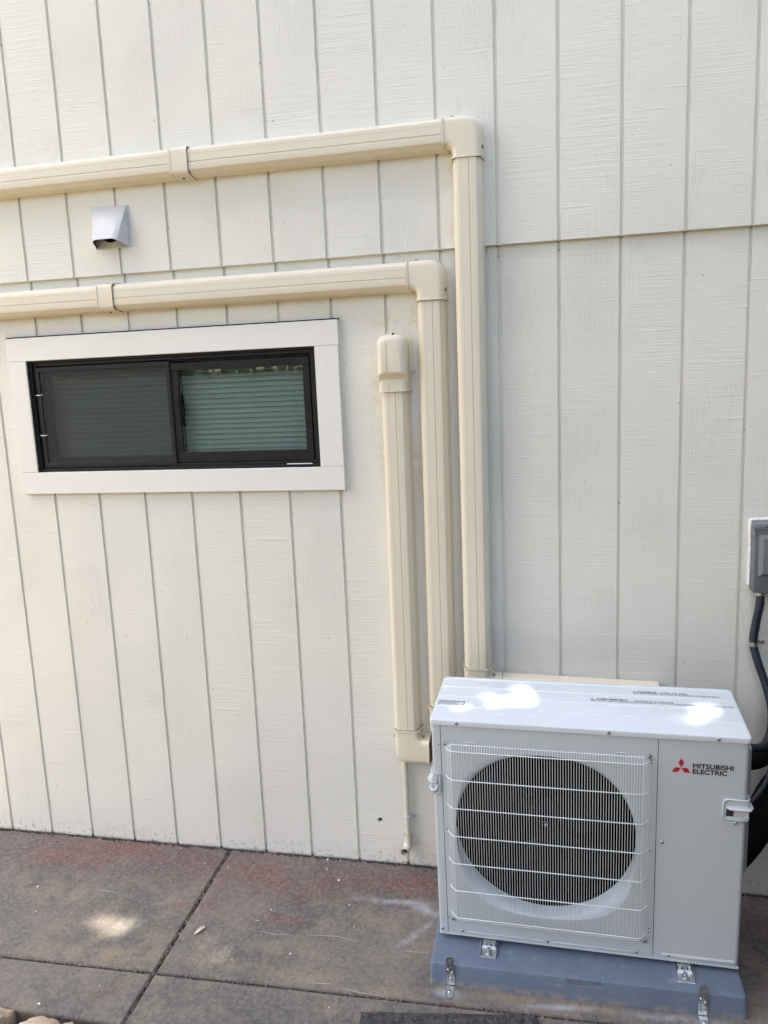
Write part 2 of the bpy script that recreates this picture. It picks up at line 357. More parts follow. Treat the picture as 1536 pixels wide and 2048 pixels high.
# ------------------------------------------------------------------ the ground
S = 0.2032; GX = -0.22336                      # siding groove spacing and first groove
def gz(y): return 0.03 * min(0.0, y)           # slab falls away from the wall
JB = lambda x: -0.703 + 0.019 * (x - 0.246)    # joint along the wall
JA = lambda y: 0.833 - 0.014 * y               # joint across
def slab(name, poly):
    """broom-finished slab with worn edge"""
    bm = bmesh.new(); n = len(poly); cx = sum(p[0] for p in poly) / n; cy = sum(p[1] for p in poly) / n
    pts = []
    for i in range(n):
        p, q = Vector(poly[i]), Vector(poly[(i + 1) % n]); m = max(1, int((q - p).length / 0.03))
        for k in range(m): pts.append(p.lerp(q, k / m))
    def inset(d, z, wob):
        R = []
        for i, p in enumerate(pts):
            t = (pts[(i + 1) % len(pts)] - pts[i - 1]).normalized(); nn = Vector((-t.y, t.x))
            w = wob * (noise.noise(Vector((p.x * 22, p.y * 22, d * 50))) )
            q = p + nn * (d + w); R.append(bm.verts.new((q.x, q.y, gz(q.y) + z)))
        return R
    R = [inset(0, -0.10, 0), inset(0, -0.007, 0.002), inset(0.003, -0.002, 0.002), inset(0.007, 0.0, 0.002)]
    for i in range(3):
        for j in range(len(pts)):
            bm.faces.new([R[i][j], R[i][(j + 1) % len(pts)], R[i + 1][(j + 1) % len(pts)], R[i + 1][j]])
    bm.faces.new(R[-1]); bmesh.ops.recalc_face_normals(bm, faces=bm.faces)
    me = bpy.data.meshes.new(name); bm.to_mesh(me); bm.free(); return me
patio = bpy.data.objects.new("patio", None); scene.collection.objects.link(patio); patio['kind'] = 'structure'
g_ = 0.0055
for poly in ([(-4, JB(-4) + g_), (JA(-.70) - g_, JB(.84) + g_), (JA(0) - g_, 0.06), (-4, 0.06)],
             [(JA(-.70) + g_, JB(.84) + g_), (6.5, JB(6.5) + g_), (6.5, 0.06), (JA(0) + g_, 0.06)],
             [(-4, -.905), (JA(-.9) - g_, -.907), (JA(-.7) - g_, JB(.84) - g_), (-4, JB(-4) - g_)],
             [(JA(-.9) + g_, -.907), (6.5, -.90), (6.5, JB(6.5) - g_), (JA(-.7) + g_, JB(.84) - g_)]):
    place('slab', slab('slab', poly), M['concrete'], patio, smooth=False)
jf = MB(); jf.box(-4, 6.5, -0.895, 0.05, -0.14, -0.034)
bmesh.ops.subdivide_edges(jf.bm, edges=[e for e in jf.bm.edges], cuts=0)
jf.build('joint_filler', M['jointfill'], patio, smooth=False)
# grit that has collected along the joints
gr = MB(); rg = random.Random(3)
for k in range(520):
    if k % 3: x = rg.uniform(-.3, 2.9); y = JB(x) + rg.uniform(-.004, .004)
    else: y = rg.uniform(-.9, 0); x = JA(y) + rg.uniform(-.005, .005)
    s_ = rg.uniform(.0015, .0045); c_ = Vector((x, y, gz(y) - rg.uniform(.004, .009)))
    rot = Euler((rg.uniform(0, 6), rg.uniform(0, 6), rg.uniform(0, 6))).to_matrix()
    gr.loft([[c_ + rot @ Vector((sx * s_, sy * s_ * .7, h * s_ * .6)) for sx, sy in ((-1, -1), (1, -1), (1, 1), (-1, 1))] for h in (-1, 1)])
go = gr.build('joint_grit', rough_mat("grit", (0.06, 0.05, 0.045), (0.35, 0.33, 0.3), 160), None, smooth=False)
go['kind'] = 'stuff'; go['label'] = 'dark grit and crumbs packed in the joints between the slabs'; go['category'] = 'grit'
# dirt line at the foot of the wall
dl = MB(); rg = random.Random(11)
for k in range(900):
    x = rg.uniform(-.6, 3.6); y = -abs(rg.gauss(0, .006)) - .001
    s_ = rg.uniform(.0012, .004); c_ = Vector((x, y, gz(y) + s_ * .4))
    rot = Euler((rg.uniform(0, .6), rg.uniform(0, .6), rg.uniform(0, 6))).to_matrix()
    dl.loft([[c_ + rot @ Vector((sx * s_, sy * s_ * .8, h * s_ * .5)) for sx, sy in ((-1, -1), (1, -1), (1, 1), (-1, 1))] for h in (-1, 1)])
do = dl.build('wall_foot_dirt', rough_mat("foot_dirt", (0.04, 0.035, 0.03), (0.10, 0.09, 0.08), 200, c3=(.4, .39, .36)), None, smooth=False)
do['kind'] = 'stuff'; do['label'] = 'dark dirt crumbs along the foot of the siding'; do['category'] = 'dirt'

ground = MB(); N = 60
rows = []
for i in range(N + 1):
    y = -0.90 - 0.02 - (i / N) ** 3 * 120
    row = []
    for j in range(N + 1):
        t = j / N * 2 - 1; x = 1 + (t * abs(t)) * 120
        row.append(ground.bm.verts.new((x, y, -0.11 + 0.012 * noise.noise(Vector((x * 5, y * 5, 0))))))
    rows.append(row)
for i in range(N):
    for j in range(N): ground._f([rows[i][j], rows[i + 1][j], rows[i + 1][j + 1], rows[i][j + 1]])
# ground also runs back under the slab and the house to the horizon
for (x0, x1, y0, y1) in ((-119, 121, -0.92, 120),):
    ground._f([ground.bm.verts.new(p) for p in ((x0, y0, -0.145), (x1, y0, -0.145), (x1, y1, -0.145), (x0, y1, -0.145))])
go = ground.build('garden_ground', M['soil'], None); go['kind'] = 'structure'
bed = MB(); rg = random.Random(5)
for k in range(2600):
    x = rg.uniform(-.2, 1.5); y = -.915 - abs(rg.gauss(0, .12)); s_ = rg.uniform(.006, .018)
    c_ = Vector((x, y, -.104 + rg.uniform(0, .016)))
    rot = Euler((rg.uniform(-.6, .6), rg.uniform(-.6, .6), rg.uniform(0, 6))).to_matrix()
    bed.loft([[c_ + rot @ Vector((sx * s_, sy * s_ * .35, h * .0015)) for sx, sy in ((-1, -1), (1, -1), (1, 1), (-1, 1))] for h in (-1, 1)])
bo = bed.build('bark_mulch', M['mulch'], None, smooth=False); bo['kind'] = 'stuff'; bo['label'] = 'dark bark mulch along the edge of the slab'; bo['category'] = 'mulch'

# scratches on the slab
def strip(name, pts, w, mat, parent):
    m_ = MB(); P = []
    for i in range(len(pts) - 1):
        a_, b_ = Vector(pts[i]), Vector(pts[i + 1]); n_ = max(2, int((b_ - a_).length / .006))
        for k in range(n_): P.append(a_.lerp(b_, k / n_))
    P.append(Vector(pts[-1])); L = len(P); A = []; B = []
    for i, p in enumerate(P):
        d = (P[min(i + 1, L - 1)] - P[max(i - 1, 0)]).normalized(); nn = Vector((-d.y, d.x)) * w * (0.25 + 0.75 * math.sin(PI * (i + .3) / L)) * (0.7 + 0.6 * random.random())
        A.append(m_.bm.verts.new((p.x + nn.x, p.y + nn.y, gz(p.y + nn.y) + .0008))); B.append(m_.bm.verts.new((p.x - nn.x, p.y - nn.y, gz(p.y - nn.y) + .0008)))
    for i in range(L - 1): m_._f([A[i], A[i + 1], B[i + 1], B[i]])
    return m_.build(name, mat, parent, smooth=False)
M['chalk'] = new_mat("scrape_mark", (0.42, 0.39, 0.34), 0.9)
for s_ in ([(1.13, -.45), (1.197, -.457), (1.258, -.452)], [(1.317, -.443), (1.426, -.433), (1.494, -.45)], [(1.383, -.655), (1.456, -.648)], [(1.491, -.656), (1.562, -.670), (1.65, -.672)], [(1.66, -.467), (1.757, -.464)], [(.396, -.325), (.499, -.33)], [(.657, -.375), (.712, -.363)]):
    strip('scrape_mark', s_, .0013, M['chalk'], patio)

# ------------------------------------------------------------------ the house wall
house = empty('house', (1.4, 0, 0), 'house wall of off-white grooved plywood siding in two lapped tiers', 'house')
GW, GD = 0.0062, 0.0085        # half width and depth of a groove
XL, XR = GX - S * 12 + .05, GX + S * 26 + .05
def xprofile():
    P = [(XL, 0)]
    for k in range(-11, 26):
        gx = GX + S * k
        P += [(gx - GW, 0), (gx - GW + .0006, GD), (gx + GW - .0006, GD), (gx + GW, 0)]
    P.append((XR, 0)); return P
XP = xprofile()
def siding(z_levels, y0, thick, hole=None, skip=()):
    m_ = MB(); P = list(XP)
    if hole:
        for hx in (hole[0], hole[1]):
            P.append((hx, 0)); P.sort(key=lambda t: t[0])
    V = {}
    def v(i, z):
        key = (i, round(z, 5))
        if key not in V: V[key] = m_.bm.verts.new((P[i][0], y0 + P[i][1], z))
        return V[key]
    for zi in range(len(z_levels) - 1):
        z0, z1 = z_levels[zi], z_levels[zi + 1]
        for i in range(len(P) - 1):
            xm = (P[i][0] + P[i + 1][0]) / 2
            if hole and hole[0] < xm < hole[1] and hole[2] < (z0 + z1) / 2 < hole[3]: continue
            if any(sx0 < xm < sx1 and sz0 < (z0 + z1) / 2 < sz1 for sx0, sx1, sz0, sz1 in skip): continue
            m_._f([v(i, z0), v(i + 1, z0), v(i + 1, z1), v(i, z1)])
    # bottom edge with thickness, and a back sheet
    zb, zt = z_levels[0], z_levels[-1]
    bk = [m_.bm.verts.new((P[i][0], y0 + thick, zb)) for i in range(len(P))]
    for i in range(len(P) - 1): m_._f([v(i, zb), bk[i], bk[i + 1], v(i + 1, zb)])
    tk = [m_.bm.verts.new((P[i][0], y0 + thick, zt)) for i in range(len(P))]
    for i in range(len(P) - 1): m_._f([v(i, zt), v(i + 1, zt), tk[i + 1], tk[i]])
    m_._f([v(0, z) for z in z_levels] + [tk[0], bk[0]])
    n_ = len(P) - 1; m_._f([v(n_, z) for z in reversed(z_levels)] + [bk[n_], tk[n_]])
    return m_
# opening for the window; a small drilled hole lies between two grooves
HX, HZ, HR = 1.495, 0.189, 0.0105
WX0, WX1, WZ0, WZ1 = 0.131, 1.333, 1.632, 2.083
low = siding([0.002, HZ - .03, HZ + .03, WZ0, WZ1, 2.43], 0.0, 0.016, (WX0, WX1, WZ0, WZ1), skip=())
# cut the small hole: replace that board's face by one with a round opening
tgt = [f for f in low.bm.faces if abs(f.calc_center_median().y) < 1e-6 and min(v.co.x for v in f.verts) < HX < max(v.co.x for v in f.verts) and min(v.co.z for v in f.verts) < HZ < max(v.co.z for v in f.verts) and abs(f.normal.y if f.normal.length else 1) > -1 and all(abs(v.co.y) < 1e-6 for v in f.verts)]
if tgt:
    f = tgt[0]; vs = list(f.verts); xs = sorted({round(v.co.x, 5) for v in vs}); low.bm.faces.remove(f)
    n_ = 24; ring = [low.bm.verts.new((HX + HR * math.cos(2 * PI * k / n_), 0, HZ + HR * math.sin(2 * PI * k / n_))) for k in range(n_)]
    rb = [low.bm.verts.new((HX + HR * math.cos(2 * PI * k / n_), 0.0155, HZ + HR * math.sin(2 * PI * k / n_))) for k in range(n_)]
    for k in range(n_): low._f([ring[k], ring[(k + 1) % n_], rb[(k + 1) % n_], rb[k]])
    c4 = {}
    for v in vs: c4[(v.co.x > HX, v.co.z > HZ)] = v
    quads = [((True, False), (True, True), 21, 3), ((True, True), (False, True), 3, 9), ((False, True), (False, False), 9, 15), ((False, False), (True, False), 15, 21)]
    for q0, q1, k0, k1 in quads:
        ks = list(range(k0, (k1 if k1 > k0 else k1 + n_) + 1))
        low._f([c4[q0], c4[q1]] + [ring[k % n_] for k in reversed(ks)])
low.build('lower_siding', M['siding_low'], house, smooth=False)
hb = MB(); hb.cyl((HX, 0.0157, HZ), (0, 1, 0), HR + .003, .03, 24); hb.build('drilled_hole', M['darkhole'], house)
LAPZ = 2.388
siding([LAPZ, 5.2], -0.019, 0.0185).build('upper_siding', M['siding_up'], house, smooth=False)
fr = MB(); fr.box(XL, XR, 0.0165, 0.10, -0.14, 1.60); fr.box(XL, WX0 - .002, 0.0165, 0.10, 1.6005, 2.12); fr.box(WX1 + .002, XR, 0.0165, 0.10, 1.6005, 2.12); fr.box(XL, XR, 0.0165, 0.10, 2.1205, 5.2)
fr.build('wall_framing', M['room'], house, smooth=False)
# narrow butt marks in the grooves just below the lap
for gx, zz in ((GX + S * 11, 2.352), (GX + S * 12, 2.358)):
    bt = MB(); bt.box(gx - GW + .0008, gx + GW - .0008, .0045, .0063, zz, zz + .002); bt.build('groove_joint', M['seam'], house)

# window: part of the house, its pieces are sub-parts
TY = -0.021
def wood(m_, x0, x1, z0, z1): m_.box(x0, x1, TY, -0.0004, z0, z1, .0016, 1)
m_ = MB(); m_.box(WX0, WX1, 0.020, 0.024, WZ0, WZ1)   # thin sealing flange that carries the sub-parts
for f in [f for f in m_.bm.faces if abs(f.normal.y) > .9]: pass
m_.bm.clear()
# outer frame ring: stepped bronze profile
def ring_box(m_, x0, x1, z0, z1, w, y0, y1, bev=.0012, wb=None, wt=None):
    wb = w if wb is None else wb; wt = w if wt is None else wt
    m_.box(x0, x1, y0, y1, z1 - wt, z1, bev, 1); m_.box(x0, x1, y0, y1, z0, z0 + wb, bev, 1)
    m_.box(x0, x0 + w, y0, y1, z0 + wb + .0002, z1 - wt - .0002, bev, 1); m_.box(x1 - w, x1, y0, y1, z0 + wb + .0002, z1 - wt - .0002, bev, 1)
ring_box(m_, WX0 + .003, WX1 - .001, WZ0 + .001, WZ1 - .001, .011, -.006, .075)
ring_box(m_, WX0 + .0145, WX1 - .0125, WZ0 + .0125, WZ1 - .0125, .012, .003, .074)
ring_box(m_, WX0 + .027, WX1 - .025, WZ0 + .025, WZ1 - .025, .007, .018, .073)
window = m_.build('window', M['bronze'], house, angle=30)
m_ = MB(); m_.box(WX0 + .0006, WX0 + .0028, -.0205, 0.015, WZ0, WZ1); m_.build('jamb_flashing', M['steel'], window)
m_ = MB(); wood(m_, .052, 1.428, 2.0805, 2.1715); m_.build('head_trim', M['trim'], window)
m_ = MB(); wood(m_, .053, 1.4255, 1.5445, 1.6325); m_.build('sill_trim', M['trim'], window)
m_ = MB(); wood(m_, .054, .1305, 1.6332, 2.0798); m_.build('side_trim', M['trim'], window)
m_ = MB(); wood(m_, 1.3345, 1.425, 1.6332, 2.0798); m_.build('side_trim', M['trim'], window)
m_ = MB(); m_.box(.052, 1.430, -.016, -.0006, 2.1718, 2.1765, .001, 1); m_.build('drip_flashing', M['bronze2'], window)
# insect screen over the left half
m_ = MB(); ring_box(m_, .156, .741, 1.652, 2.053, .0165, -.0035, .0015, .001); m_.build('screen_frame', M['bronze2'], window)
m_ = MB(); m_.box(.1726, .7244, .0, .0004, 1.6686, 2.0364); m_.build('insect_screen', M['screen'], window, smooth=False)
for zz in (1.944, 1.782):
    m_ = MB(); m_.tube([(.151, -.0045, zz), (.162, -.0048, zz), (.172, -.004, zz)], .0014, 8); m_.disc_head((.177, -.002, zz + .001), (0, -1, 0), .0035, .004); m_.build('pull_tab', M['steel'], window)
# fixed sash behind, sliding sash right
m_ = MB(); ring_box(m_, .166, .752, 1.658, 2.046, .030, .030, .052); m_.build('fixed_sash', M['bronze'], window)
m_ = MB(); m_.box(.1965, .7215, .040, .0435, 1.6885, 2.0155); m_.build('glass_pane', M['glass'], window, smooth=False)
m_ = MB(); ring_box(m_, .743, 1.304, 1.6585, 2.0455, .028, .004, .028, .0018, .041, .030)
m_.build('sliding_sash', M['bronze'], window)
m_ = MB(); m_.box(.7715, 1.2755, .014, .0175, 1.70, 2.015); m_.build('glass_pane', M['glass'], window, smooth=False)
m_ = MB(); m_.box(.7665, .781, .0008, .0036, 1.80, 1.925, .001, 1); m_.box(.781, .789, -.002, .0036, 1.845, 1.888, .001, 1); m_.build('sash_latch', M['foam'], window)
m_ = MB(); m_.box(1.197, 1.298, -.0072, -.0062, 1.6445, 1.648); m_.build('weep_slot_cover', M['wire'], window)
# blind: every slat tilted, slightly uneven
m_ = MB(); rb_ = random.Random(4); z = 1.655
while z < 2.06:
    z += .0200
    tl = .0092; yy = .088; dz = rb_.uniform(-.0006, .0006)
    A0 = Vector((0, yy - .006, z + dz - tl)); A1 = Vector((0, yy - .0005, z + dz + .001)); A2 = Vector((0, yy + .008, z + dz + tl))
    for xs_ in ((.15, .74), (.748, 1.31)):
        m_.loft([[(x, A0.y, A0.z), (x, A1.y - .002, A1.z), (x, A2.y, A2.z), (x, A2.y, A2.z - .0008), (x, A1.y - .0012, A1.z - .0008), (x, A0.y, A0.z - .0008)] for x in xs_])
m_.build('blind', M['blind'], window)
for xx in (.25, .45, .64, .86, 1.05, 1.22):
    m_ = MB(); m_.tube([(xx, .079, 1.64), (xx, .079, 2.07)], .0009, 5); m_.build('blind_cord', M['trim'], window)
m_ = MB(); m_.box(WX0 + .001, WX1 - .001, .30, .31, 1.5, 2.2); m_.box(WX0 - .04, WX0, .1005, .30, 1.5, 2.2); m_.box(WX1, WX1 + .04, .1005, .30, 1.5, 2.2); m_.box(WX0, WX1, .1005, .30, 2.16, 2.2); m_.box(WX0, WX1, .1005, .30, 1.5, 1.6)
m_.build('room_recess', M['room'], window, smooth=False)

# ------------------------------------------------------------------ refrigerant line covers
HW, HF, HT = .052, .046, .0315       # half widths: at wall, at shoulder, front flat
def chan_profile(e=0.0, y0=0.0):
    """cross-section (across, outwards); e grows it"""
    return [(-HW - e, -y0), (-HW - e + .0008, .006), (-HF - .001 - e, .043), (-HF + .001 - e * .8, .0465 + e), (-HT - .0015, .0625 + e), (-HT + .002, .0635 + e),
            (-.0185, .0637 + e), (-.0176, .0630 + e), (-.0167, .0637 + e), (-.0081, .0637 + e), (-.0078, .0606 + e), (-.0063, .0606 + e), (-.0060, .0637 + e), (.0185, .0637 + e), (.0191, .0628 + e), (.0199, .0636 + e),
            (HT - .002, .0635 + e), (HT + .0015, .0625 + e), (HF - .001 + e * .8, .0465 + e), (HF + .001 + e, .043), (HW + e - .0008, .006), (HW + e, -y0)]
def smooth_profile(e):
    P = [(-HW - e, 0), (-HF - e - .001, .038)]
    for k in range(7):
        t = k / 6 * PI / 2; P.append((-HF - e + .016 - .016 * math.cos(t), .0505 + e * 0 + (.0145 + e) * math.sin(t)))
    P += [(-x, y) for x, y in reversed(P)]; return P
def sweep(m_, prof, p0, p1, yb):
    """straight run in the wall plane from p0 to p1 (x, z)"""
    a_, b_ = Vector(p0), Vector(p1); d = (b_ - a_).normalized(); nn = Vector((d.y, -d.x))
    m_.loft([[(q.x + nn.x * u, yb - w, q.y + nn.y * u) for u, w in prof] for q in (a_, b_)], closed=True); return m_
def channel(p0, p1, parent, yb=-.001):
    m_ = MB(); a_, b_ = Vector(p0), Vector(p1); n_ = max(2, int((b_ - a_).length / .25)); d = (b_ - a_).normalized(); nn = Vector((d.y, -d.x)); prof = chan_profile()
    rings = []
    for i in range(n_ + 1):
        q = a_.lerp(b_, i / n_); w_ = .0004 * noise.noise(Vector((q.x * 2.1, q.y * 2.3, 4))) if 0 < i < n_ else 0
        rings.append([(q.x + nn.x * (u + w_), yb - w, q.y + nn.y * (u + w_)) for u, w in prof])
    m_.loft(rings); return m_.build('duct_cover', M['duct'], parent, angle=22)
def collar(m_, p, d, yb, e=.0045, ln=.0045):
    d = Vector(d); sweep(m_, [(u * 1.0, w) for u, w in smooth_profile(e)], p, (p[0] + d.x * ln, p[1] + d.y * ln), yb)
def coupling(p0, p1, parent, yb=-.001):
    a_, b_ = Vector(p0), Vector(p1); d = (b_ - a_).normalized(); m_ = MB()
    sweep(m_, smooth_profile(.0026), p0, p1, yb)
    collar(m_, tuple(a_ - d * .0005), d, yb, .0042, .005); q = b_ - d * .0045; collar(m_, tuple(q), d, yb, .0042, .005)
    m_.mi = 1
    for q_, dd_ in ((a_ - d * .0018, d), (b_ + d * .0003, d)): sweep(m_, smooth_profile(.0020), tuple(q_), tuple(q_ + dd_ * .0015), yb)  # dark rings paint a shadow gap at both coupling ends
    c_ = m_.build('coupling', [M['duct'], M['seam']], parent, angle=30)
    mid = a_.lerp(b_, .5); nn = Vector((d.y, -d.x))
    for sgn in (1, -1):
        pt = mid + nn * sgn * (HW - .001)
        m_ = MB(); m_.cyl((pt.x + nn.x * sgn * .0024, yb - .03, pt.y + nn.y * sgn * .0024), (nn.x * sgn, -.35, nn.y * sgn), .0052, .0012, 12, .0045); m_.build('screw_hole', M['screwdark'], c_)
    return c_
def l_outline(cx, cz, A, B, LA, LB, h, d, ro, ri, n=8):
    """L-shaped plan outline inset by d"""
    A = Vector(A); B = Vector(B); C_ = Vector((cx, cz)); h2 = h - d; ro2 = max(.004, ro - d); ri2 = ri + d; P = []
    P.append(C_ + A * LA - B * h2)
    oc = C_ - A * (h2 - ro2) - B * (h2 - ro2)
    for k in range(n + 1):
        t = PI / 2 * k / n; P.append(oc - B * ro2 * math.cos(t) - A * ro2 * math.sin(t))
    P.append(C_ - A * h2 + B * LB); P.append(C_ + A * h2 + B * LB)
    ic = C_ + A * (h2 + ri2) + B * (h2 + ri2)
    for k in range(n + 1):
        t = PI / 2 * k / n; P.append(ic - A * ri2 * math.cos(t) - B * ri2 * math.sin(t))
    P.append(C_ + A * LA + B * h2); return P
def elbow(cx, cz, A, B, LA, LB, parent, yb=-.001, ro=.058):
    m_ = MB(); h = HW + .003
    levels = [(0, 0), (.0045, .036), (.0065, .048), (.0085, .0555), (.0125, .0615), (.018, .0655), (.026, .0672), (.034, .0675)]
    m_.loft([[(p.x, yb - y, p.y) for p in l_outline(cx, cz, A, B, LA, LB, h, d, ro, .010)] for d, y in levels], cap0=True)
    A_, B_ = Vector(A), Vector(B); C_ = Vector((cx, cz))
    for D, L in ((A_, LA), (B_, LB)):
        q = C_ + D * (L - .0045); collar(m_, tuple(q), D, yb, .0055, .005)
        m_.mi = 1; q = C_ + D * (L + .0006); sweep(m_, smooth_profile(.0022), tuple(q), tuple(q + D * .0012), yb); m_.mi = 0  # dark ring paints the shadow gap where the elbow ends
    e_ = m_.build('elbow', [M['duct'], M['seam']], parent, angle=30)
    # recessed screw pockets on the flanks
    hs = HW + .0005
    spots = [(C_ + A_ * (LA - .032) - B_ * hs, -B_), (C_ + B_ * (LB - .035) - A_ * hs, -A_), (C_ + A_ * (HW + .008) + B_ * (HW + .0075), (A_ + B_).normalized())]
    for pt, dr in spots:
        m_ = MB(); base = Vector((pt.x, yb - .036, pt.y)); m_.cyl(base, (dr.x, -.5, dr.y), .0068, .0022, 14, .0058); m_.mi = 1; m_.disc_head(base + Vector((dr.x, -.5, dr.y)).normalized() * .0022, (dr.x, -.5, dr.y), .0035, .002)
        m_.build('screw_pocket', [M['seam'], M['steel']], e_)
    return e_
G_D = 'ivory line-set covers running down the wall to the outdoor unit'
# run to the upper left
d3 = empty('line_set_cover', (1.915, -.02, .75), 'tall ivory line cover, upper horizontal run and rightmost vertical drop', 'line cover', G_D)
X3, Z3 = 1.9155, 2.752
channel((X3 - .070, Z3), (.918, Z3 - .001), d3, -.019)
channel((.852, Z3 - .001), (-1.6, Z3 - .004), d3, -.019)
coupling((.921, Z3 - .001), (.853, Z3 - .001), d3, -.019)
elbow(X3, Z3, (-1, 0), (0, -1), .079, .086, d3, -.016)
channel((X3, Z3 - .080), (X3 - .005, .872), d3, -.019)
elbow(X3 - .005, .79, (1, 0), (0, 1), .088, .089, d3, -.016)
channel((X3 + .075, .790), (2.556, .775), d3, -.012)
# run to the lower left
d2 = empty('line_set_cover', (1.775, -.001, .60), 'ivory line cover just above the window, its drop the middle one of three', 'line cover', G_D)
X2, Z2 = 1.7765, 2.302
channel((X2 - .070, Z2), (.565, Z2 - .001), d2)
channel((.500, Z2 - .001), (-1.6, Z2 - .003), d2)
coupling((.567, Z2 - .001), (.500, Z2 - .001), d2)
elbow(X2, Z2, (-1, 0), (0, -1), .080, .088, d2)
channel((X2, Z2 - .080), (X2 - .006, .706), d2)
elbow(X2 - .006, .622, (1, 0), (0, 1), .085, .089, d2)
# short run that ends in a wall cap
X1 = 1.634
d1 = empty('line_set_cover', (X1, -.001, .47), 'short ivory line cover with a rounded wall cap, leftmost of three drops', 'line cover', G_D)
channel((X1 - .001, 1.93), (X1 - .004, .602), d1)
elbow(X1 - .002, .523, (1, 0), (0, 1), .086, .088, d1, ro=.050)
m_ = MB()
lv = [(0, 0), (0, .0035), (.001, .0042)]
m_.loft([[(x, -.0005 - y, z_) for x, z_ in rrect(X1 - .062 + d, X1 + .064 - d, 1.962 + d, 2.113 - d, .03, 7, (.012, .012, .040, .040))] for d, y in lv])
cap = m_.build('wall_cap', M['duct'], d1, angle=30)
m_ = MB()   # lower sleeve of the cap
sweep(m_, smooth_profile(.0058), (X1 - .0005, 1.975), (X1 - .0005, 1.905), -.001); collar(m_, (X1 - .0005, 1.9085), (0, -1), -.001, .0074, .005)
m_.build('cap_sleeve', M['duct'], cap, angle=30)
m_ = MB()   # deeper hood of the cap, undercut at its lower edge
def hood_ring(d, y, zlow):
    return [(x, -.001 - y, z_) for x, z_ in rrect(X1 - .0530 + d, X1 + .0530 - d, zlow, 2.1025 - d, .02, 7, (.003, .003, .030, .030))]
m_.loft([hood_ring(0, 0, 1.936), hood_ring(.000, .062, 1.936), hood_ring(.0008, .070, 1.946), hood_ring(.004, .082, 1.962), hood_ring(.009, .0895, 1.966), hood_ring(.016, .0935, 1.970), hood_ring(.022, .0945, 1.974)])
m_.build('cap_hood', M['duct'], cap, angle=40)
m_ = MB(); m_.box(X1 - .0152, X1 - .0142, -.0962, -.09, 1.972, 2.078); m_.box(X1 - .0152, X1 - .0142, -.0721, -.06, 1.907, 1.937); m_.build('mould_line', M['seam'], cap)
m_ = MB(); m_.tube([(X1 + .068, -.002, 1.975), (X1 + .068, -.012, 1.975)], .006, 12); m_.mi = 1; m_.disc_head((X1 + .068, -.012, 1.975), (0, -1, 0), .0045, .002); m_.build('cap_screw', [M['duct'], M['steel']], cap)
m_ = MB(); m_.tube([(X1 - .001, -.028, 2.104), (X1 - .001, -.026, 2.1105)], .0045, 10); m_.build('cap_screw', M['screwdark'], cap)

# ------------------------------------------------------------------ condensate drain pipe with elbow and clamp
dr = empty('drain_pipe', (1.61, -.02, .09), 'thin ivory drain pipe with open elbow end below the leftmost line cover', 'pipe')
PXT, PXB, PY = 1.6115, 1.613, -.020
m_ = MB(); m_.tube([(PXT, PY, .49), (PXB, PY, .135)], .0120, 18); m_.build('pipe', M['pipe'], dr)
m_ = MB(); pts = [(PXB, PY, .150), (PXB, PY, .118)] + [(PXB - .020 * math.sin(t) * .3, PY - .024 * (1 - math.cos(t)), .118 - .024 * math.sin(t)) for t in [PI / 2 * k / 8 for k in range(1, 9)]]
pts.append((PXB - .0075, PY - .040, .0935)); rr_ = [.0160] * 2 + [.0160] * 8 + [.0165]
m_.tube(pts, rr_, 20, cap=False)
inner = [Vector(p) for p in pts[4:]]; inner.reverse()
m_.tube(inner, [.0128] * len(inner), 20, cap=False)
# rim between outer and inner wall
m_.tube([Vector(pts[-1]), Vector(pts[-1]) + Vector((-.0002, -.0012, 0))], [.0165, .0165], 20, cap=False)
elb = m_.build('open_elbow', M['pipe'], dr)
m_ = MB(); q = Vector(pts[-1]) + Vector((0, .018, .003)); m_.cyl(q, (0, -1, 0), .0126, .001, 18); m_.build('bore', M['screwdark'], elb)
m_ = MB(); m_.tube([(PXB, PY, .232), (PXB, PY, .212)], .0148, 20); m_.box(PXB + .010, PXB + .036, -.0035, -.0008, .213, .231, .0008, 1); cl = m_.build('pipe_clamp', M['galv'], dr)
screw((PXB + .026, -.0035, .2225), (0, -1, 0), cl, .0048, .003)
m_ = MB(); m_.tube([(PXB - .016, -.004, .022), (PXB - .008, -.012, .026)], .004, 8); m_.build('loose_anchor', M['pipe'], dr)

# ------------------------------------------------------------------ dryer vent hood
vt = empty('vent_hood', (.56, -.019, 2.48), 'small galvanised vent hood under the upper line cover, open at its bottom', 'vent')
Yv = -.0195
m_ = MB(); m_.box(.490, .640, Yv - .0025, Yv, 2.482, 2.634, .0008, 1); m_.build('back_plate', M['galv'], vt)
# hood sheet: starts flat on the wall at the top, bows out to a lip near the bottom
m_ = MB(); cols = 15; rows_ = []
def hood_pt(s, t, off=0.0):
    """s across 0..1, t top..bottom 0..1"""
    x = .4955 + (.633 - .4955) * s + .019 * t * (1 - 2 * s)
    zt_ = 2.632; zl = 2.500
    edge = min(s, 1 - s) * 2; arch = (1 - (1 - min(1, edge * 2.6)) ** 2)
    y = Yv - .0035 - (.064 * t) * (0.90 + .10 * arch); z_ = zt_ + (zl - zt_) * t + .006 * arch * t
    return Vector((x, y + off, z_ - off * .6))
g1 = [[m_.bm.verts.new(hood_pt(i / (cols - 1), j / 8)) for i in range(cols)] for j in range(9)]
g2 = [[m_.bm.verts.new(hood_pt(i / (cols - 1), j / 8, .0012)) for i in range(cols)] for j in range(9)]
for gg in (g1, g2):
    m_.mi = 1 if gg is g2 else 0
    for j in range(8):
        for i in range(cols - 1): m_._f([gg[j][i], gg[j][i + 1], gg[j + 1][i + 1], gg[j + 1][i]])
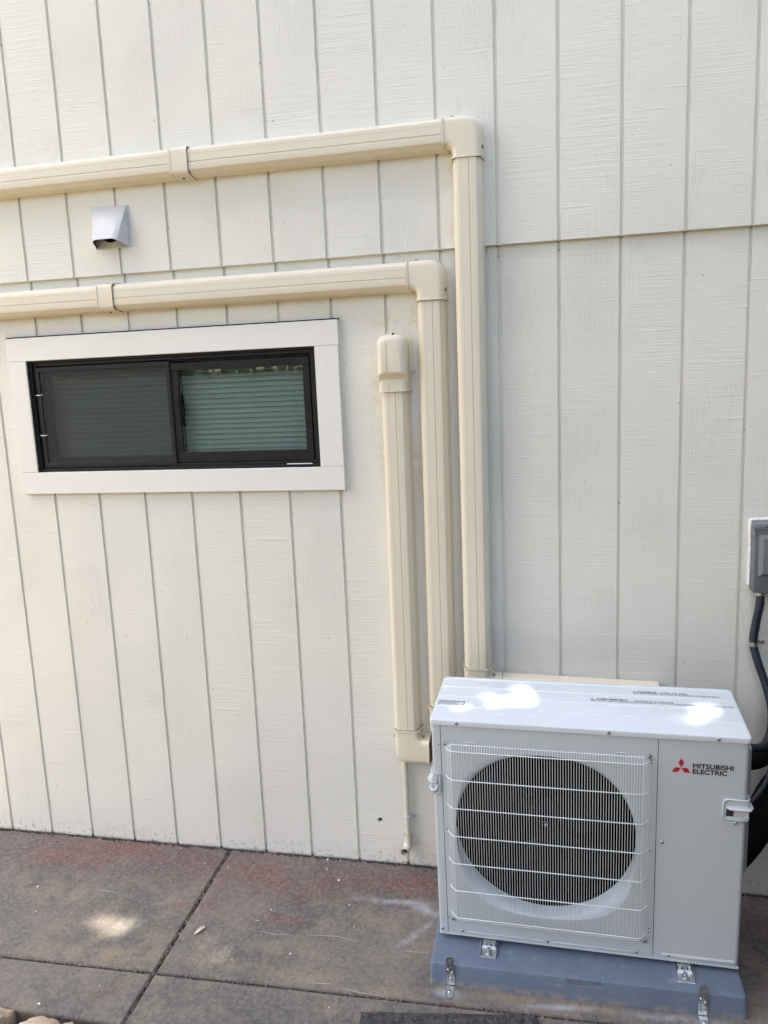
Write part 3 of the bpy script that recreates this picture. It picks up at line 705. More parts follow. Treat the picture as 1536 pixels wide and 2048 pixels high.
for i in range(cols - 1): m_._f([g1[8][i], g1[8][i + 1], g2[8][i + 1], g2[8][i]]); m_._f([g1[0][i], g2[0][i], g2[0][i + 1], g1[0][i + 1]])
# side cheeks
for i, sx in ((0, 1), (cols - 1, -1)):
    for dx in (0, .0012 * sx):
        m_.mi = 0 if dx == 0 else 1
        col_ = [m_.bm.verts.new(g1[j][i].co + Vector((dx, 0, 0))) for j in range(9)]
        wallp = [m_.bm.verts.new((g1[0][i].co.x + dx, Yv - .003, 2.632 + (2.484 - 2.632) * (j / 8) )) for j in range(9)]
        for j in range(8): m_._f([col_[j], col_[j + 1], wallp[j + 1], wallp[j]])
m_.build('hood', [M['galv'], M['hooddark']], vt, angle=40)
m_ = MB(); n_ = 28; R0, R1 = .046, .050
m_.loft([[(.563 + R * math.cos(2 * PI * k / n_), y, 2.548 + R * math.sin(2 * PI * k / n_)) for k in range(n_)] for R, y in ((R1, Yv - .0026), (R1, Yv - .012), (R0, Yv - .012), (R0, Yv - .003))], False, False); m_.build('collar', M['galv'], vt)
m_ = MB(); m_.cyl((.563, Yv - .0032, 2.548), (0, -1, 0), R0 - .0005, .001, 28); m_.build('duct_opening', M['darkhole'], vt)
for zz in (2.598, 2.517): screw((.6350, Yv - .0026, zz), (0, -1, 0), vt, .0042, .003, mat=M['galv'])
screw((.4925, Yv - .0026, 2.575), (0, -1, 0), vt, .003, .002, mat=M['galv'])

# ------------------------------------------------------------------ concrete-grey plastic equipment pad and its straps
PZ0, PZ1 = -.0175, .0555
pad = empty('equipment_pad', (2.27, -.4, -.0175), 'blue-grey plastic pad under the air conditioner, tied down with metal straps', 'equipment pad')
m_ = MB()
def padring(d, z_, back=-.13, n=4):
    x0, x1, y0 = 1.781 + d, 2.757 - d, -.5925 + d; P = []
    r = .010
    for (cx, cy, a0) in ((x0 + r, y0 + r, PI), (x1 - r, y0 + r, 1.5 * PI), (x1 - r + .004, back - r, 0), (x0 + r - .004, back - r, .5 * PI)):
        for k in range(n + 1):
            t = a0 + .5 * PI * k / n; P.append((cx + r * math.cos(t), cy + r * math.sin(t), z_))
    return P
m_.loft([padring(-.001, PZ0 - .004), padring(0, PZ0), padring(.0025, PZ1 - .006), padring(.005, PZ1 - .0015), padring(.0095, PZ1), padring(.02, PZ1 + .0003)])
m_.build('pad_body', M['pad'], pad, angle=40)
m_ = MB(); m_.box(2.218, 2.325, -.5912, -.570, PZ1 - .018, PZ1 + .0006, .0008, 1); m_.build('pad_tab', M['pad'], pad)
def strap(x, parent, lean=0.0):
    m_ = MB(); w = .0135; yf_ = -.5942; zt_ = .088; th = .0016; n_ = 8
    # vertical strip, rounded head with a large hole, bent foot on the slab
    outer = [(x - w, -.014), (x + w, -.014)] + [(x + lean + w * math.cos(PI * k / n_), zt_ - w + w * math.sin(PI * k / n_)) for k in range(n_ + 1)]
    m_.loft([[(px, yf_ - (0 if q == 0 else th), pz) for px, pz in outer] for q in (0, 1)])
    m_.box(x - w, x + w, yf_ - .044, yf_, gz(-.61) + .0006, gz(-.61) + .0022, .0004, 1)
    m_.cyl((x, yf_ - .042, gz(-.61) + .0007), (0, 0, 1), w, .0016, 18)
    st = m_.build('tie_down_strap', M['steel'], parent)
    m_ = MB(); m_.cyl((x + lean, yf_ - th - .0001, zt_ - w - .001), (0, -1, 0), .0075, .0003, 18); m_.build('strap_eye', M['pad'], st)
    m_ = MB()
    for k in range(5):
        for sx in (-1, 1):
            if (k, sx) in ((1, -1), (2, 1)): continue
            m_.cyl((x + sx * .0065, yf_ - th - .0001, .055 - k * .0125 + sx * .002), (0, -1, 0), .0024, .0003, 10)
    m_.build('strap_hole', M['screwdark'], st)
    screw((x - .0065, yf_ - th, .041), (0, -1, 0), st, .0048, .005, washer=.006); screw((x + .0065, yf_ - th, .030), (0, -1, 0), st, .0048, .005, washer=.006)
    screw((x, yf_ - .028, gz(-.61) + .0022), (0, 0, 1), st, .0065, .004, washer=.009)
strap(1.851, pad); strap(2.628, pad, .001)

# ------------------------------------------------------------------ outdoor unit (local frame: x along the front, y into the unit, z up)
unit = empty('air_conditioner', (1.80092, -.46962, .06963), 'white outdoor air conditioner with a wire fan guard standing on the grey pad', 'air conditioner')
Ru = (Matrix.Rotation(-.01966, 3, 'Z') @ Matrix.Rotation(.05972, 3, 'X') @ Matrix.Rotation(.00285, 3, 'Y'))
unit.rotation_euler = Ru.to_euler()
def U(m_, name, mat, par=None, **kw): return m_.build(name, mat, par or unit, local=True, **kw)
W_, D_, ZB, ZT = .9495, .318, .010, .7845
# inner chassis (dark, seen in the gaps)
m_ = MB(); m_.box(.004, .0655, .006, D_ - .004, .016, .781); m_.box(.640, W_ - .004, .006, D_ - .004, .016, .781); m_.box(.0655, .640, .20, D_ - .004, .016, .781); m_.box(.0655, .640, .006, .20, .016, .05); m_.box(.0655, .640, .006, .20, .765, .781)
U(m_, 'chassis', M['fin'], smooth=False)
m_ = MB(); m_.box(.0, W_, -.001, D_, .004, .0095, .001, 1); U(m_, 'base_pan', M['ac'])
# left side panel wrapping round the corner, with rounded front edge
def wrap(m_, xa, xb, r, left=True, z0=ZB, z1=ZT):
    rings = []
    for z_ in (z0, z1):
        P = []
        if left:
            P += [(xa, D_)]
            for k in range(7):
                t = PI + .5 * PI * k / 6; P.append((xa + r + r * math.cos(t), r + r * math.sin(t)))
            P += [(xb, 0), (xb, .0015)]
            for k in range(7):
                t = 1.5 * PI - .5 * PI * k / 6; P.append((xa + r + (r - .0015) * math.cos(t), r + (r - .0015) * math.sin(t)))
            P += [(xa + .0015, D_)]
        else:
            P += [(xb, D_)]
            for k in range(7):
                t = 0 - .5 * PI * k / 6; P.append((xb - r + r * math.cos(t), r + r * math.sin(t)))
            P += [(xa, 0), (xa, .0015)]
            for k in range(7):
                t = -.5 * PI + .5 * PI * k / 6; P.append((xb - r + (r - .0015) * math.cos(t), r + (r - .0015) * math.sin(t)))
            P += [(xb - .0015, D_)]
        rings.append([(x, y, z_) for x, y in P])
    m_.loft(rings); return m_
U(wrap(MB(), 0, .0285, .009), 'side_panel', M['ac'])
U(wrap(MB(), .6935, W_, .014, False), 'service_panel', M['ac'])
# front panel with the fan opening and bellmouth
FX, FZ = .352, .405
def open_r(t):
    c_, s_ = math.cos(t), math.sin(t); r = .322
    k = 6.0
    return (( (abs(c_) / .300) ** k + (abs(s_) / .322) ** k + (1 / .345) ** k) ** (-1 / k))
NP = 96; ang = [2 * PI * k / NP + PI / NP for k in range(NP)]
m_ = MB(); x0, x1, z0, z1 = .0305, .6915, ZB, ZT
def rect_pt(t):
    c_, s_ = math.cos(t), math.sin(t); sc = 1e9
    if c_ > 1e-9: sc = min(sc, (x1 - FX) / c_)
    if c_ < -1e-9: sc = min(sc, (x0 - FX) / c_)
    if s_ > 1e-9: sc = min(sc, (z1 - FZ) / s_)
    if s_ < -1e-9: sc = min(sc, (z0 - FZ) / s_)
    return (FX + c_ * sc, FZ + s_ * sc)
# make sure the rectangle's corners are exact
corn = [(x1, z1), (x0, z1), (x0, z0), (x1, z0)]
rp = [rect_pt(t) for t in ang]
for cx, cz in corn:
    i = min(range(NP), key=lambda j: (rp[j][0] - cx) ** 2 + (rp[j][1] - cz) ** 2); rp[i] = (cx, cz)
op = [(FX + open_r(t) * math.cos(t), FZ + open_r(t) * math.sin(t)) for t in ang]
def mixp(a_, b_, f): return [(p[0] + (q[0] - p[0]) * f, p[1] + (q[1] - p[1]) * f) for p, q in zip(a_, b_)]
m_.loft([[(x, .0025, z_) for x, z_ in rp], [(x, 0, z_) for x, z_ in rp], [(x, 0, z_) for x, z_ in mixp(rp, op, .96)], [(x, .0, z_) for x, z_ in op]], False, False)
front = U(m_, 'front_panel', M['ac'], angle=30)
TR = .287
circ = [(FX + TR * math.cos(t), FZ + TR * math.sin(t)) for t in ang]
m_ = MB(); rings = [[(x, .0, z_) for x, z_ in op]]
for k in range(1, 11):
    t = k / 10 * PI / 2; f = math.sin(t) ** 1.0; y = .05 * (1 - math.cos(t))
    rings.append([(x, y + .001, z_) for x, z_ in mixp(op, circ, f)])
m_.loft(rings, False, False); U(m_, 'bellmouth', M['bell'], front, angle=50)
m_ = MB(); m_.loft([[(x, y, z_) for x, z_ in circ] for y in (.0512, .12, .1985)], False, False); U(m_, 'fan_throat', M['fin'], front, angle=50)
m_ = MB(); m_.box(.356, .637, .1985, .1995, .06, .76)
for k in range(60): xx = .07 + .0094 * k; m_.box(xx, xx + .001, .188, .1984, .13, .69)
U(m_, 'coil', M['fin'], smooth=False)
fan = bpy.data.objects.new('fan', None)
m_ = MB(); hubr = .055
m_.tube([(FX, .062, FZ), (FX, .064, FZ), (FX, .070, FZ), (FX, .150, FZ)], [.03, .046, hubr, hubr], 28); fan = U(m_, 'fan', M['blade'])
for bnum in range(3):
    m_ = MB(); a0 = 2 * PI * bnum / 3 + .5; nr, na = 10, 12; vs = []
    for i in range(nr + 1):
        r = hubr - .004 + (.262 - hubr + .004) * i / nr; row = []
        span = 1.30 + .25 * (i / nr); sh = .55 * (i / nr) ** 1.4
        for j in range(na + 1):
            u = j / na; t = a0 + sh + (u - .5) * span; y = .105 + (u - .5) * (.085 - .02 * i / nr) + .012 * math.sin(PI * u)
            row.append((FX + r * math.cos(t), y, FZ + r * math.sin(t)))
        vs.append(row)
    A_ = [[m_.bm.verts.new(p) for p in row] for row in vs]; B_ = [[m_.bm.verts.new((p[0], p[1] + .003, p[2])) for p in row] for row in vs]
    for i in range(nr):
        for j in range(na): m_._f([A_[i][j], A_[i + 1][j], A_[i + 1][j + 1], A_[i][j + 1]]); m_._f([B_[i][j], B_[i][j + 1], B_[i + 1][j + 1], B_[i + 1][j]])
    for i in range(nr): m_._f([A_[i][0], B_[i][0], B_[i + 1][0], A_[i + 1][0]]); m_._f([A_[i][na], A_[i + 1][na], B_[i + 1][na], B_[i][na]])
    for j in range(na): m_._f([A_[nr][j], B_[nr][j], B_[nr][j + 1], A_[nr][j + 1]])
    U(m_, 'fan_blade', M['blade'], fan, angle=60)
m_ = MB(); m_.tube([(FX + .004, .062, FZ + .018), (FX + .004, .048, FZ + .018)], [.007, .0045], 6); U(m_, 'hub_bolt', M['steel'], fan)
# fan guard of coated wire
GL, GR, GY = .066, .647, -.030
ZW = [.7105, .6095, .508, .4065, .305, .2025, .0985]
m_ = MB(); wr = .00165
for z_ in ZW:
    m_.tube([(.0435, .001, z_), (.0455, -.006, z_), (.062, -.0275, z_), (GL + .003, GY, z_), (GR - .003, GY, z_), (.651, -.0275, z_), (.669, -.006, z_), (.671, .001, z_)], wr, 8)
m_.tube([(GL - .002, -.010, .724), (GR + .002, -.010, .724)], wr * .9, 8); m_.tube([(GL + .0, -.015, .0785), (GR, -.015, .0785)], wr * .8, 8)
m_.tube([(.05, -.006, .716), (GL, -.010, .724)], wr, 6)
vr = .00080; NV = 73
def vwire(x, y):
    k_ = (y - GY) / 0.03
    m_.tube([(x, min(-.005, y + .016), .0765), (x, y + .004, .083), (x, y + .0014, .09), (x, y + .0014, .708), (x, y + .005, .716), (x, min(-.003, y + .024), .7275)], vr, 5)
for k in range(NV): vwire(GL + (GR - GL) * k / (NV - 1), GY)
for k in range(5):
    f = (k + .5) / 5
    vwire(.0455 + (GL - .0455) * f, -.006 - .024 * f); vwire(.669 - (.669 - GR) * f, -.006 - .024 * f)
guard = U(m_, 'fan_guard', M['wire'], angle=60)
m_ = MB()   # formed tabs along the top of the opening
for x0_ in (.112, .570):
    m_ = MB(); m_.box(x0_, x0_ + .030, -.003, .0005, .7265, .7315, .001, 1); U(m_, 'guard_clip', M['ac'], guard)
for p in ((.0475, .0, .722), (.0495, 0, .0705), (.6665, 0, .7225), (.6655, 0, .069)):
    screw((p[0], -.001, p[2]), (0, -1, 0), guard, .0052, .004, local=True, washer=.0085)
# lid: ribs run across its length
m_ = MB()
def lid_outline(d, z_, r=.020, n=6):
    P = []; xa, xb, ya, yb_ = -.0035 + d, W_ + .0035 - d, -.0045 + d, .322 - d
    for (cx, cy, a0, rr) in ((xa, ya, PI, .010), (xb, ya, 1.5 * PI, .012), (xb, yb_, 0, r), (xa, yb_, .5 * PI, r)):
        r2 = max(.002, rr - d); ccx = cx + (r2 if cx == xa else -r2); ccy = cy + (r2 if cy == ya else -r2)
        for k in range(n + 1):
            t = a0 + .5 * PI * k / n; P.append((ccx + r2 * math.cos(t), ccy + r2 * math.sin(t), z_))
    return P
LZ = .8055
m_.loft([lid_outline(.004, .7862), lid_outline(.0008, .7862), lid_outline(0, .7870), lid_outline(0, LZ - .0055), lid_outline(.0006, LZ - .0030), lid_outline(.0022, LZ - .0010), lid_outline(.0055, LZ)])
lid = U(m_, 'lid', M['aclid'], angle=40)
m_ = MB()
for yy in (.302, .2365, .166, .094):
    rings = []
    for yy2, h in ((-.0045, .0), (-.0030, .0024), (-.0013, .0036), (.0013, .0036), (.0030, .0024), (.0045, .0)):
        rings.append((yy2, h))
    R_ = [[m_.bm.verts.new((x + (0), yy + dy, LZ - .0002 + h * f)) for dy, h in rings] for x, f in ((.004, 0), (.012, 1), (W_ - .012, 1), (W_ - .004, 0))]
    for i in range(3):
        for j in range(5): m_._f([R_[i][j], R_[i][j + 1], R_[i + 1][j + 1], R_[i + 1][j]])
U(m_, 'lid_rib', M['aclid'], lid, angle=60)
for x in (.0824, .5477, .8597): screw((x, -.0045, .7960), (0, -1, 0), lid, .0058, .0035, local=True)
# screws, pinholes and pressed ribs of the front
for x, z_, par in ((.0103, .0251, unit), (.0785, .0244, front), (.3605, .0228, front), (.6421, .0226, front), (.7103, .4326, unit), (.7413, .0256, unit)):
    screw((x, -.0002, z_), (0, -1, 0), par, .0055, .0035, local=True)
m_ = MB()
for x, z_ in ((.0395, .7145), (.6745, .7115), (.6745, .7000), (.0455, .6105), (.6695, .6095), (.0405, .411), (.6765, .3998), (.0325, .0710), (.0125, .0620), (.6785, .1170), (.6785, .1020), (.022, .7155)):
    m_ = MB(); m_.cyl((x, -.0003, z_), (0, -1, 0), .0022, .0002, 12); U(m_, 'pin_hole', M['screwdark'], front)
m_ = MB()
def press(m_, xa, xb, z_, w=.0035, h=.0022):
    m_.loft([[(x, -.0001 - (h if i else 0), zz) for x, zz in rrect(xa + (w * .5 if i else 0), xb - (w * .5 if i else 0), z_ - w + (w * .5 if i else 0), z_ + w - (w * .5 if i else 0), w * .95 * (.5 if i else 1), 5)] for i in (0, 1)])
press(m_, .089, .349, .0215, .0028, .0016); press(m_, .371, .630, .0215, .0028, .0016)
U(m_, 'pressed_rib', M['ac'], front, angle=60)
m_ = MB(); press(m_, .7185, .940, .0255, .0072, .0030); U(m_, 'pressed_rib', M['ac'], angle=60)
# handles
def handle(m_, xa, xb, z0, z1, right=True):
    yo = -.0045
    # frame lip drawn as a bent bar
    r = .0030
    if right:
        path = [(xb + .004, .030, z1), (xb + .005, .006, z1), (xb, -.004, z1), (xb - .012, yo, z1), (xa + .012, yo, z1), (xa + .003, yo, z1 - .003), (xa, yo, z1 - .012), (xa, yo, z0 + .010), (xa + .003, yo, z0 + .003), (xa + .010, yo, z0), (xb - .012, yo, z0), (xb, -.004, z0), (xb + .005, .006, z0), (xb + .004, .030, z0)]
    else:
        path = [(xa - .004, .030, z1), (xa - .005, .006, z1), (xa, -.004, z1), (xa + .006, yo, z1), (xb - .004, yo, z1), (xb, yo, z1 - .006), (xb, yo, z0 + .010), (xb - .002, yo, z0 + .003), (xb - .008, yo, z0), (xa + .004, yo, z0), (xa - .005, .004, z0), (xa - .004, .030, z0)]
    m_.tube(path, r, 8)
# right handle
m_ = MB(); hx0, hx1, hz0, hz1 = .8815, .9500, .5345, .6005
handle(m_, hx0, hx1, hz0, hz1)
m_.box(hx0 + .001, hx1 + .001, -.0042, -.0003, .5745, hz1 - .001, .001, 1)          # upper face plate
m_.box(hx0 + .001, hx0 + .009, -.0042, -.0003, hz0, .5742, .001, 1)
m_.box(hx0 + .001, hx1 + .002, -.0042, -.0003, hz0 + .0, hz0 + .006, .001, 1)
# ledge lip that bulges out over the grip
L1 = [(hx0 + .009, -.0055, .5735), (hx0 + .018, -.0105, .5730), (hx1 - .01, -.0135, .5728), (hx1 + .006, -.0105, .5728), (hx1 + .0135, .002, .5735), (hx1 + .012, .03, .574)]
m_.tube(L1, [.0025, .0036, .0042, .0044, .0042, .003], 10)
m_.loft([[(hx0 + .009, -.004, .580), (hx1, -.004, .580), (hx1 + .004, .004, .580), (hx1 + .004, .03, .580)], [(hx0 + .012, -.009, .5735), (hx1 - .004, -.0125, .5735), (hx1 + .0115, .001, .5735), (hx1 + .011, .03, .5735)]], False, False, closed=False)
# recess scoop
m_.loft([[(hx0 + .009, -.0035, .571), (hx1 + .003, -.0035, .571), (hx1 + .003, -.0035, hz0 + .006), (hx0 + .009, -.0035, hz0 + .006)], [(hx0 + .010, -.0008, .571), (hx1 + .002, -.0008, .571), (hx1 + .002, -.0008, hz0 + .007), (hx0 + .010, -.0008, hz0 + .007)]], False, True)
# ear
m_.loft([[(hx0 + .010, -.0003 - y, hz0), (hx0 + .058, -.0003 - y, hz0), (.9215 + .006, -.0003 - y, .5185), (.9215, -.0003 - y, .5150), (.9140, -.0003 - y, .5150), (.9080, -.0003 - y, .5185)] for y in (0, .0028)])
hr = U(m_, 'handle', M['ac'], angle=45)
m_ = MB(); m_.box(hx0 + .0095, hx0 + .030, -.0012, -.0009, hz0 + .0085, .5715); U(m_, 'grip_shadow_gap', M['screwdark'], hr)
screw((.9180, -.0033, .5232), (0, -1, 0), hr, .0052, .004, local=True)
# left handle, seen edge on
m_ = MB(); lx0, lx1, lz0, lz1 = 0.0, .0225, .5420, .6190
m_.tube([(-.006, .03, lz1 - .001), (-.006, .006, lz1 - .001), (.000, -.004, lz1 - .001), (.012, -.0045, lz1 - .004), (lx1 - .004, -.0045, lz1 - .004), (lx1, -.0045, lz1 - .012), (lx1, -.0045, lz0 + .010), (lx1 - .004, -.0045, lz0 + .002), (.004, -.004, lz0), (-.005, .006, lz0), (-.006, .03, lz0)], .0030, 8)
m_.box(.000, lx1, -.0042, -.0003, .585, lz1 - .004, .001, 1)
m_.tube([(-.014, .03, .590), (-.015, .006, .589), (-.007, -.009, .586), (.004, -.0105, .584), (.014, -.0065, .586)], [.003, .0045, .0050, .0045, .003], 10)
m_.loft([[(-.004, .03, .612), (-.004, .004, .612), (.004, -.0045, .612), (.016, -.0045, .612)], [(-.014, .03, .590), (-.0145, .004, .590), (-.006, -.010, .590), (.014, -.008, .590)]], False, False, closed=False)
m_.tube([(-.010, .03, .556), (-.009, .004, .556), (-.001, -.006, .553), (.008, -.0065, .556), (.014, -.005, .566), (.015, -.003, .578)], [.004, .006, .0065, .006, .005, .003], 10)
U(m_, 'handle', M['ac'], angle=45)
m_ = MB(); m_.box(-.0028, -.0006, .07, .24, .50, .64, .001, 1); U(m_, 'side_cover', M['ac'])
# terminal cover on the right flank
m_ = MB(); m_.loft([[(W_ + .0003, .05, .30), (W_ + .0003, .27, .30), (W_ + .0003, .27, .74), (W_ + .0003, .05, .74)], [(W_ + .028, .09, .30), (W_ + .032, .26, .30), (W_ + .032, .26, .72), (W_ + .024, .09, .72)]]); U(m_, 'valve_cover', M['ac'])

# emblem and lettering
def poly_mesh(m_, pts, y0, y1): m_.loft([[(x, y0, z_) for x, z_ in pts], [(x, y1, z_) for x, z_ in pts]])
lx, lz, e = .7590, .6935, .0172
dv = Vector((0, 1)); m_ = MB()
for k, a_ in enumerate((90, 210, 330)):
    t = math.radians(a_); u = Vector((math.cos(t), math.sin(t))); side = math.radians(30)
    v1 = Vector((math.cos(t + side), math.sin(t + side))) * e * 1.0; v2 = Vector((math.cos(t - side), math.sin(t - side))) * e * 1.0
    o_ = Vector((lx, lz)) + u * .0008
    poly_mesh(m_, [tuple(o_), tuple(o_ + v2), tuple(o_ + v1 + v2), tuple(o_ + v1)], -.0004, -.0008)
emb = U(m_, 'emblem', M['red'], smooth=False)
def text_mesh(body, size, width, off=0.0, ext=.0002, space=1.0):
    cu = bpy.data.curves.new('lettering', 'FONT'); cu.body = body; cu.size = size; cu.extrude = ext; cu.offset = off; cu.space_character = space
    o_ = bpy.data.objects.new('lettering_tmp', cu); scene.collection.objects.link(o_)
    bpy.context.view_layer.update(); me = bpy.data.meshes.new_from_object(o_.evaluated_get(bpy.context.evaluated_depsgraph_get()))
    bpy.data.objects.remove(o_); bpy.data.curves.remove(cu)
    xs = [v.co.x for v in me.vertices]; x0_, x1_ = min(xs), max(xs)
    if width: me.transform(Matrix.Translation((-x0_, 0, 0))); me.transform(Matrix.Diagonal((width / (x1_ - x0_), 1, 1, 1)))
    return me
def put_text(body, size, width, x, y, z, par, on_top=False, off=0.0, mat='ink', name='lettering'):
    me = text_mesh(body, size, width, 0)
    if off:
        bmx = bmesh.new()
        for i_, (ox, oz) in enumerate(((0, 0), (off, 0), (-off, 0), (0, off), (0, -off))):
            k_ = me.copy(); k_.transform(Matrix.Translation((ox, oz, i_ * .00006))); bmx.from_mesh(k_)
        me = bpy.data.meshes.new('lettering'); bmx.to_mesh(me); bmx.free()
    if on_top: me.transform(Matrix.Translation((x, y, z)))
    else: me.transform(Matrix.Translation((x, y, z)) @ Matrix.Rotation(PI / 2, 4, 'X'))
    return place(name, me, M[mat], par, local=True, smooth=False)
put_text("MITSUBISHI", .0215, .1125, .7925, -.0005, .6948, unit, off=.0007)
put_text("ELECTRIC", .0215, .0955, .7925, -.0005, .6762, unit, off=.0007)
# lid print
ly = LZ + .0003
def tri(m_, x, y, s_):
    m_.tube([(x, y, ly), (x + s_, y, ly), (x + s_ / 2, y + s_ * .8, ly), (x, y, ly)], .0004, 5)
def small_print(x0_, x1_, ys, seed, h=.0034):
    m_ = MB(); rr = random.Random(seed)
    for yy in ys:
        x = x0_
        while x < x1_:
            w = rr.uniform(.006, .019)
            k = x
            while k < min(x + w, x1_):                   # strokes of letters too small to read
                q = rr.uniform(.0007, .0013); m_.box(k, k + q, yy + rr.uniform(0, .0006), yy + h * rr.choice((.7, 1, 1)), ly - .0002, ly + .0001)
                if rr.random() < .5: m_.box(k, k + .0022, yy + h * rr.choice((0, .45, .85)), yy + h * .15 + h * rr.choice((0, .45, .8)), ly - .0002, ly + .00015)
                k += q + .0012
            x += w + .0022
    return m_
t1 = put_text("WARNING", .0125, .062, .650, .2625, ly - .0002, lid, True, .0004, name='warning_print')
put_text("RISK OF FIRE", .0125, .082, .727, .2625, ly - .0002, lid, True, 0, name='warning_print')
put_text("AVERTISSEMENT", .0125, .100, .518, .196, ly - .0002, lid, True, .0004, name='warning_print')
put_text("RISQUE D'INCENDIE", .0125, .118, .640, .196, ly - .0002, lid, True, 0, name='warning_print')
m_ = small_print(.640, .905, (.2565, .2505), 2); tri(m_, .636, .262, .010); U(m_, 'fine_print', M['ink'], lid, smooth=False)
m_ = small_print(.500, .935, (.1895, .1835), 5); tri(m_, .500, .196, .010); U(m_, 'fine_print', M['ink'], lid, smooth=False)
m_ = MB(); m_.box(.006, .094, .1035, .1325, LZ - .0003, LZ + .0002); stk = U(m_, 'rating_label', M['ink'], lid, smooth=False)
m_ = MB(); m_.box(.0075, .0915, .1050, .1310, LZ, LZ + .0004); U(m_, 'label_face', M['sticker'], stk, smooth=False)
m_ = MB(); rr = random.Random(8)
m_.box(.009, .0905, .1220, .1300, LZ, LZ + .0006)
for yy in (.1185, .1150, .1115, .108):
    x = .010
    while x < .068 + rr.uniform(0, .01): w = rr.uniform(.003, .009); m_.box(x, x + w, yy, yy + .0018, LZ, LZ + .0006); x += w + .0012
U(m_, 'label_print', M['sticker_grey'], stk, smooth=False)
# mounting feet with bolts, in the unit's frame, reaching forward on the pad
def foot(x):
    m_ = MB(); f0 = -.0128
    # pressed channel from under the unit forward
    m_.box(x - .021, x + .021, -.028, .10, f0 + .012, f0 + .0145, .0006, 1)
    m_.loft([[(x - .021, -.028, f0 + .0145), (x + .021, -.028, f0 + .0145), (x + .021, -.028, f0 + .012), (x - .021, -.028, f0 + .012)], [(x - .023, -.034, f0 + .0065), (x + .023, -.034, f0 + .0065), (x + .023, -.034, f0 + .004), (x - .023, -.034, f0 + .004)], [(x - .023, -.066, f0 + .0045), (x + .023, -.066, f0 + .0045), (x + .023, -.066, f0 + .002), (x - .023, -.066, f0 + .002)]])
    for sx in (-1, 1):
        m_.box(x + sx * .0255 - .0013, x + sx * .0255 + .0013, -.066, .10, f0 - .002, f0 + .0135, .0006, 1)
        m_.box(x + sx * .014 - .0035, x + sx * .014 + .0035, -.0285, -.0245, f0 + .010, f0 + .028, .0006, 1)
    m_.box(x - .0265, x + .0265, -.0685, -.0655, f0 - .002, f0 + .006, .0008, 1)
    ft = U(m_, 'mounting_foot', M['steel'])
    m_ = MB()
    for sx in (-1, 1): m_.box(x + sx * .0075 - .0012, x + sx * .0075 + .0012, -.0292, -.026, f0 + .0145, f0 + .024)
    m_.box(x + .010, x + .0112, -.060, -.048, f0 + .0062, f0 + .0072)
    U(m_, 'foot_slot', M['screwdark'], ft)
    m_ = MB(); m_.tube([(x, -.047, f0 + .004), (x, -.047, f0 + .0085)], .0105, 18); m_.tube([(x, -.047, f0 + .0085), (x, -.047, f0 + .0165)], .0078, 6); m_.tube([(x, -.047, f0 + .0165), (x, -.047, f0 + .0240)], [.0045, .004], 14)
    U(m_, 'foot_bolt', M['steel'], ft)
    m_ = MB(); m_.box(x - .020, x + .020, -.0655, .10, f0 - .0035, f0 + .0015); U(m_, 'rubber_pad', M['foam'], ft)
foot(.1700); foot(.7860)

# ------------------------------------------------------------------ disconnect box, conduit, lines on the right
bx = empty('disconnect_box', (2.925, 0, 1.175), 'grey electrical disconnect box caulked to the wall above the air conditioner', 'electrical box')
m_ = MB(); m_.box(2.8565, 2.994, -.060, -.0005, 1.176, 1.402, .002, 2); body = m_.build('box_body', M['boxgrey'], bx)
m_ = MB(); m_.box(2.8535, 2.997, -.0635, -.0005, 1.396, 1.4165, .0025, 2); m_.box(2.8535, 2.8562, -.0635, -.002, 1.372, 1.3955, .0006, 1); m_.build('rain_cap', M['boxlight'], bx)
m_ = MB()
m_.loft([[(2.868 + d, -.0605 - y, 1.235 + d), (2.982 - d, -.0605 - y, 1.235 + d), (2.982 - d, -.0605 - y, 1.378 - d), (2.868 + d, -.0605 - y, 1.378 - d)] for d, y in ((0, 0), (.012, .013), (.030, .016))]); m_.build('door_panel', M['boxlight'], bx, angle=20)
m_ = MB(); m_.box(2.885, 2.915, -.0642, -.0636, 1.4035, 1.4065); m_.build('cap_mark', M['ink'], bx)
m_ = MB(); rg = random.Random(9); P = []
for k in range(60): P.append((2.8535 + rg.uniform(-.0012, .0012) - .0006 * (k > 40), -.003, 1.190 + (1.420 - 1.190) * k / 59))
for k in range(1, 30): P.append((2.854 + .15 * k / 29, -.003, 1.4215 + rg.uniform(-.001, .001)))
m_.tube(P, [.0055 + rg.uniform(-.0008, .0012) for _ in P], 8); m_.build('caulk_bead', M['caulk'], bx)
m_ = MB(); m_.tube([(2.884, -.034, 1.178), (2.884, -.034, 1.163)], .0165, 20); m_.tube([(2.884, -.034, 1.172), (2.884, -.034, 1.168)], .0185, 8); m_.build('conduit_hub', M['steel'], bx)
def spline(P, n=12):
    P = [Vector(p) for p in P]; out = []
    for i in range(len(P) - 1):
        p0, p1, p2, p3 = P[max(i - 1, 0)], P[i], P[i + 1], P[min(i + 2, len(P) - 1)]
        for k in range(n):
            t = k / n; out.append(.5 * ((2 * p1) + (-p0 + p2) * t + (2 * p0 - 5 * p1 + 4 * p2 - p3) * t * t + (-p0 + 3 * p1 - 3 * p2 + p3) * t ** 3))
    out.append(P[-1]); return out
cd = empty('flexible_conduit', (2.88, -.04, .99), 'ribbed dark conduit looping from the disconnect box down behind the air conditioner', 'conduit')
path = spline([(2.884, -.036, 1.168), (2.884, -.036, 1.13), (2.876, -.028, 1.06), (2.871, -.024, .99), (2.883, -.030, .93), (2.908, -.045, .85), (2.922, -.070, .785), (2.918, -.11, .725), (2.892, -.16, .685), (2.855, -.21, .685), (2.80, -.24, .70), (2.74, -.25, .71)], 40)
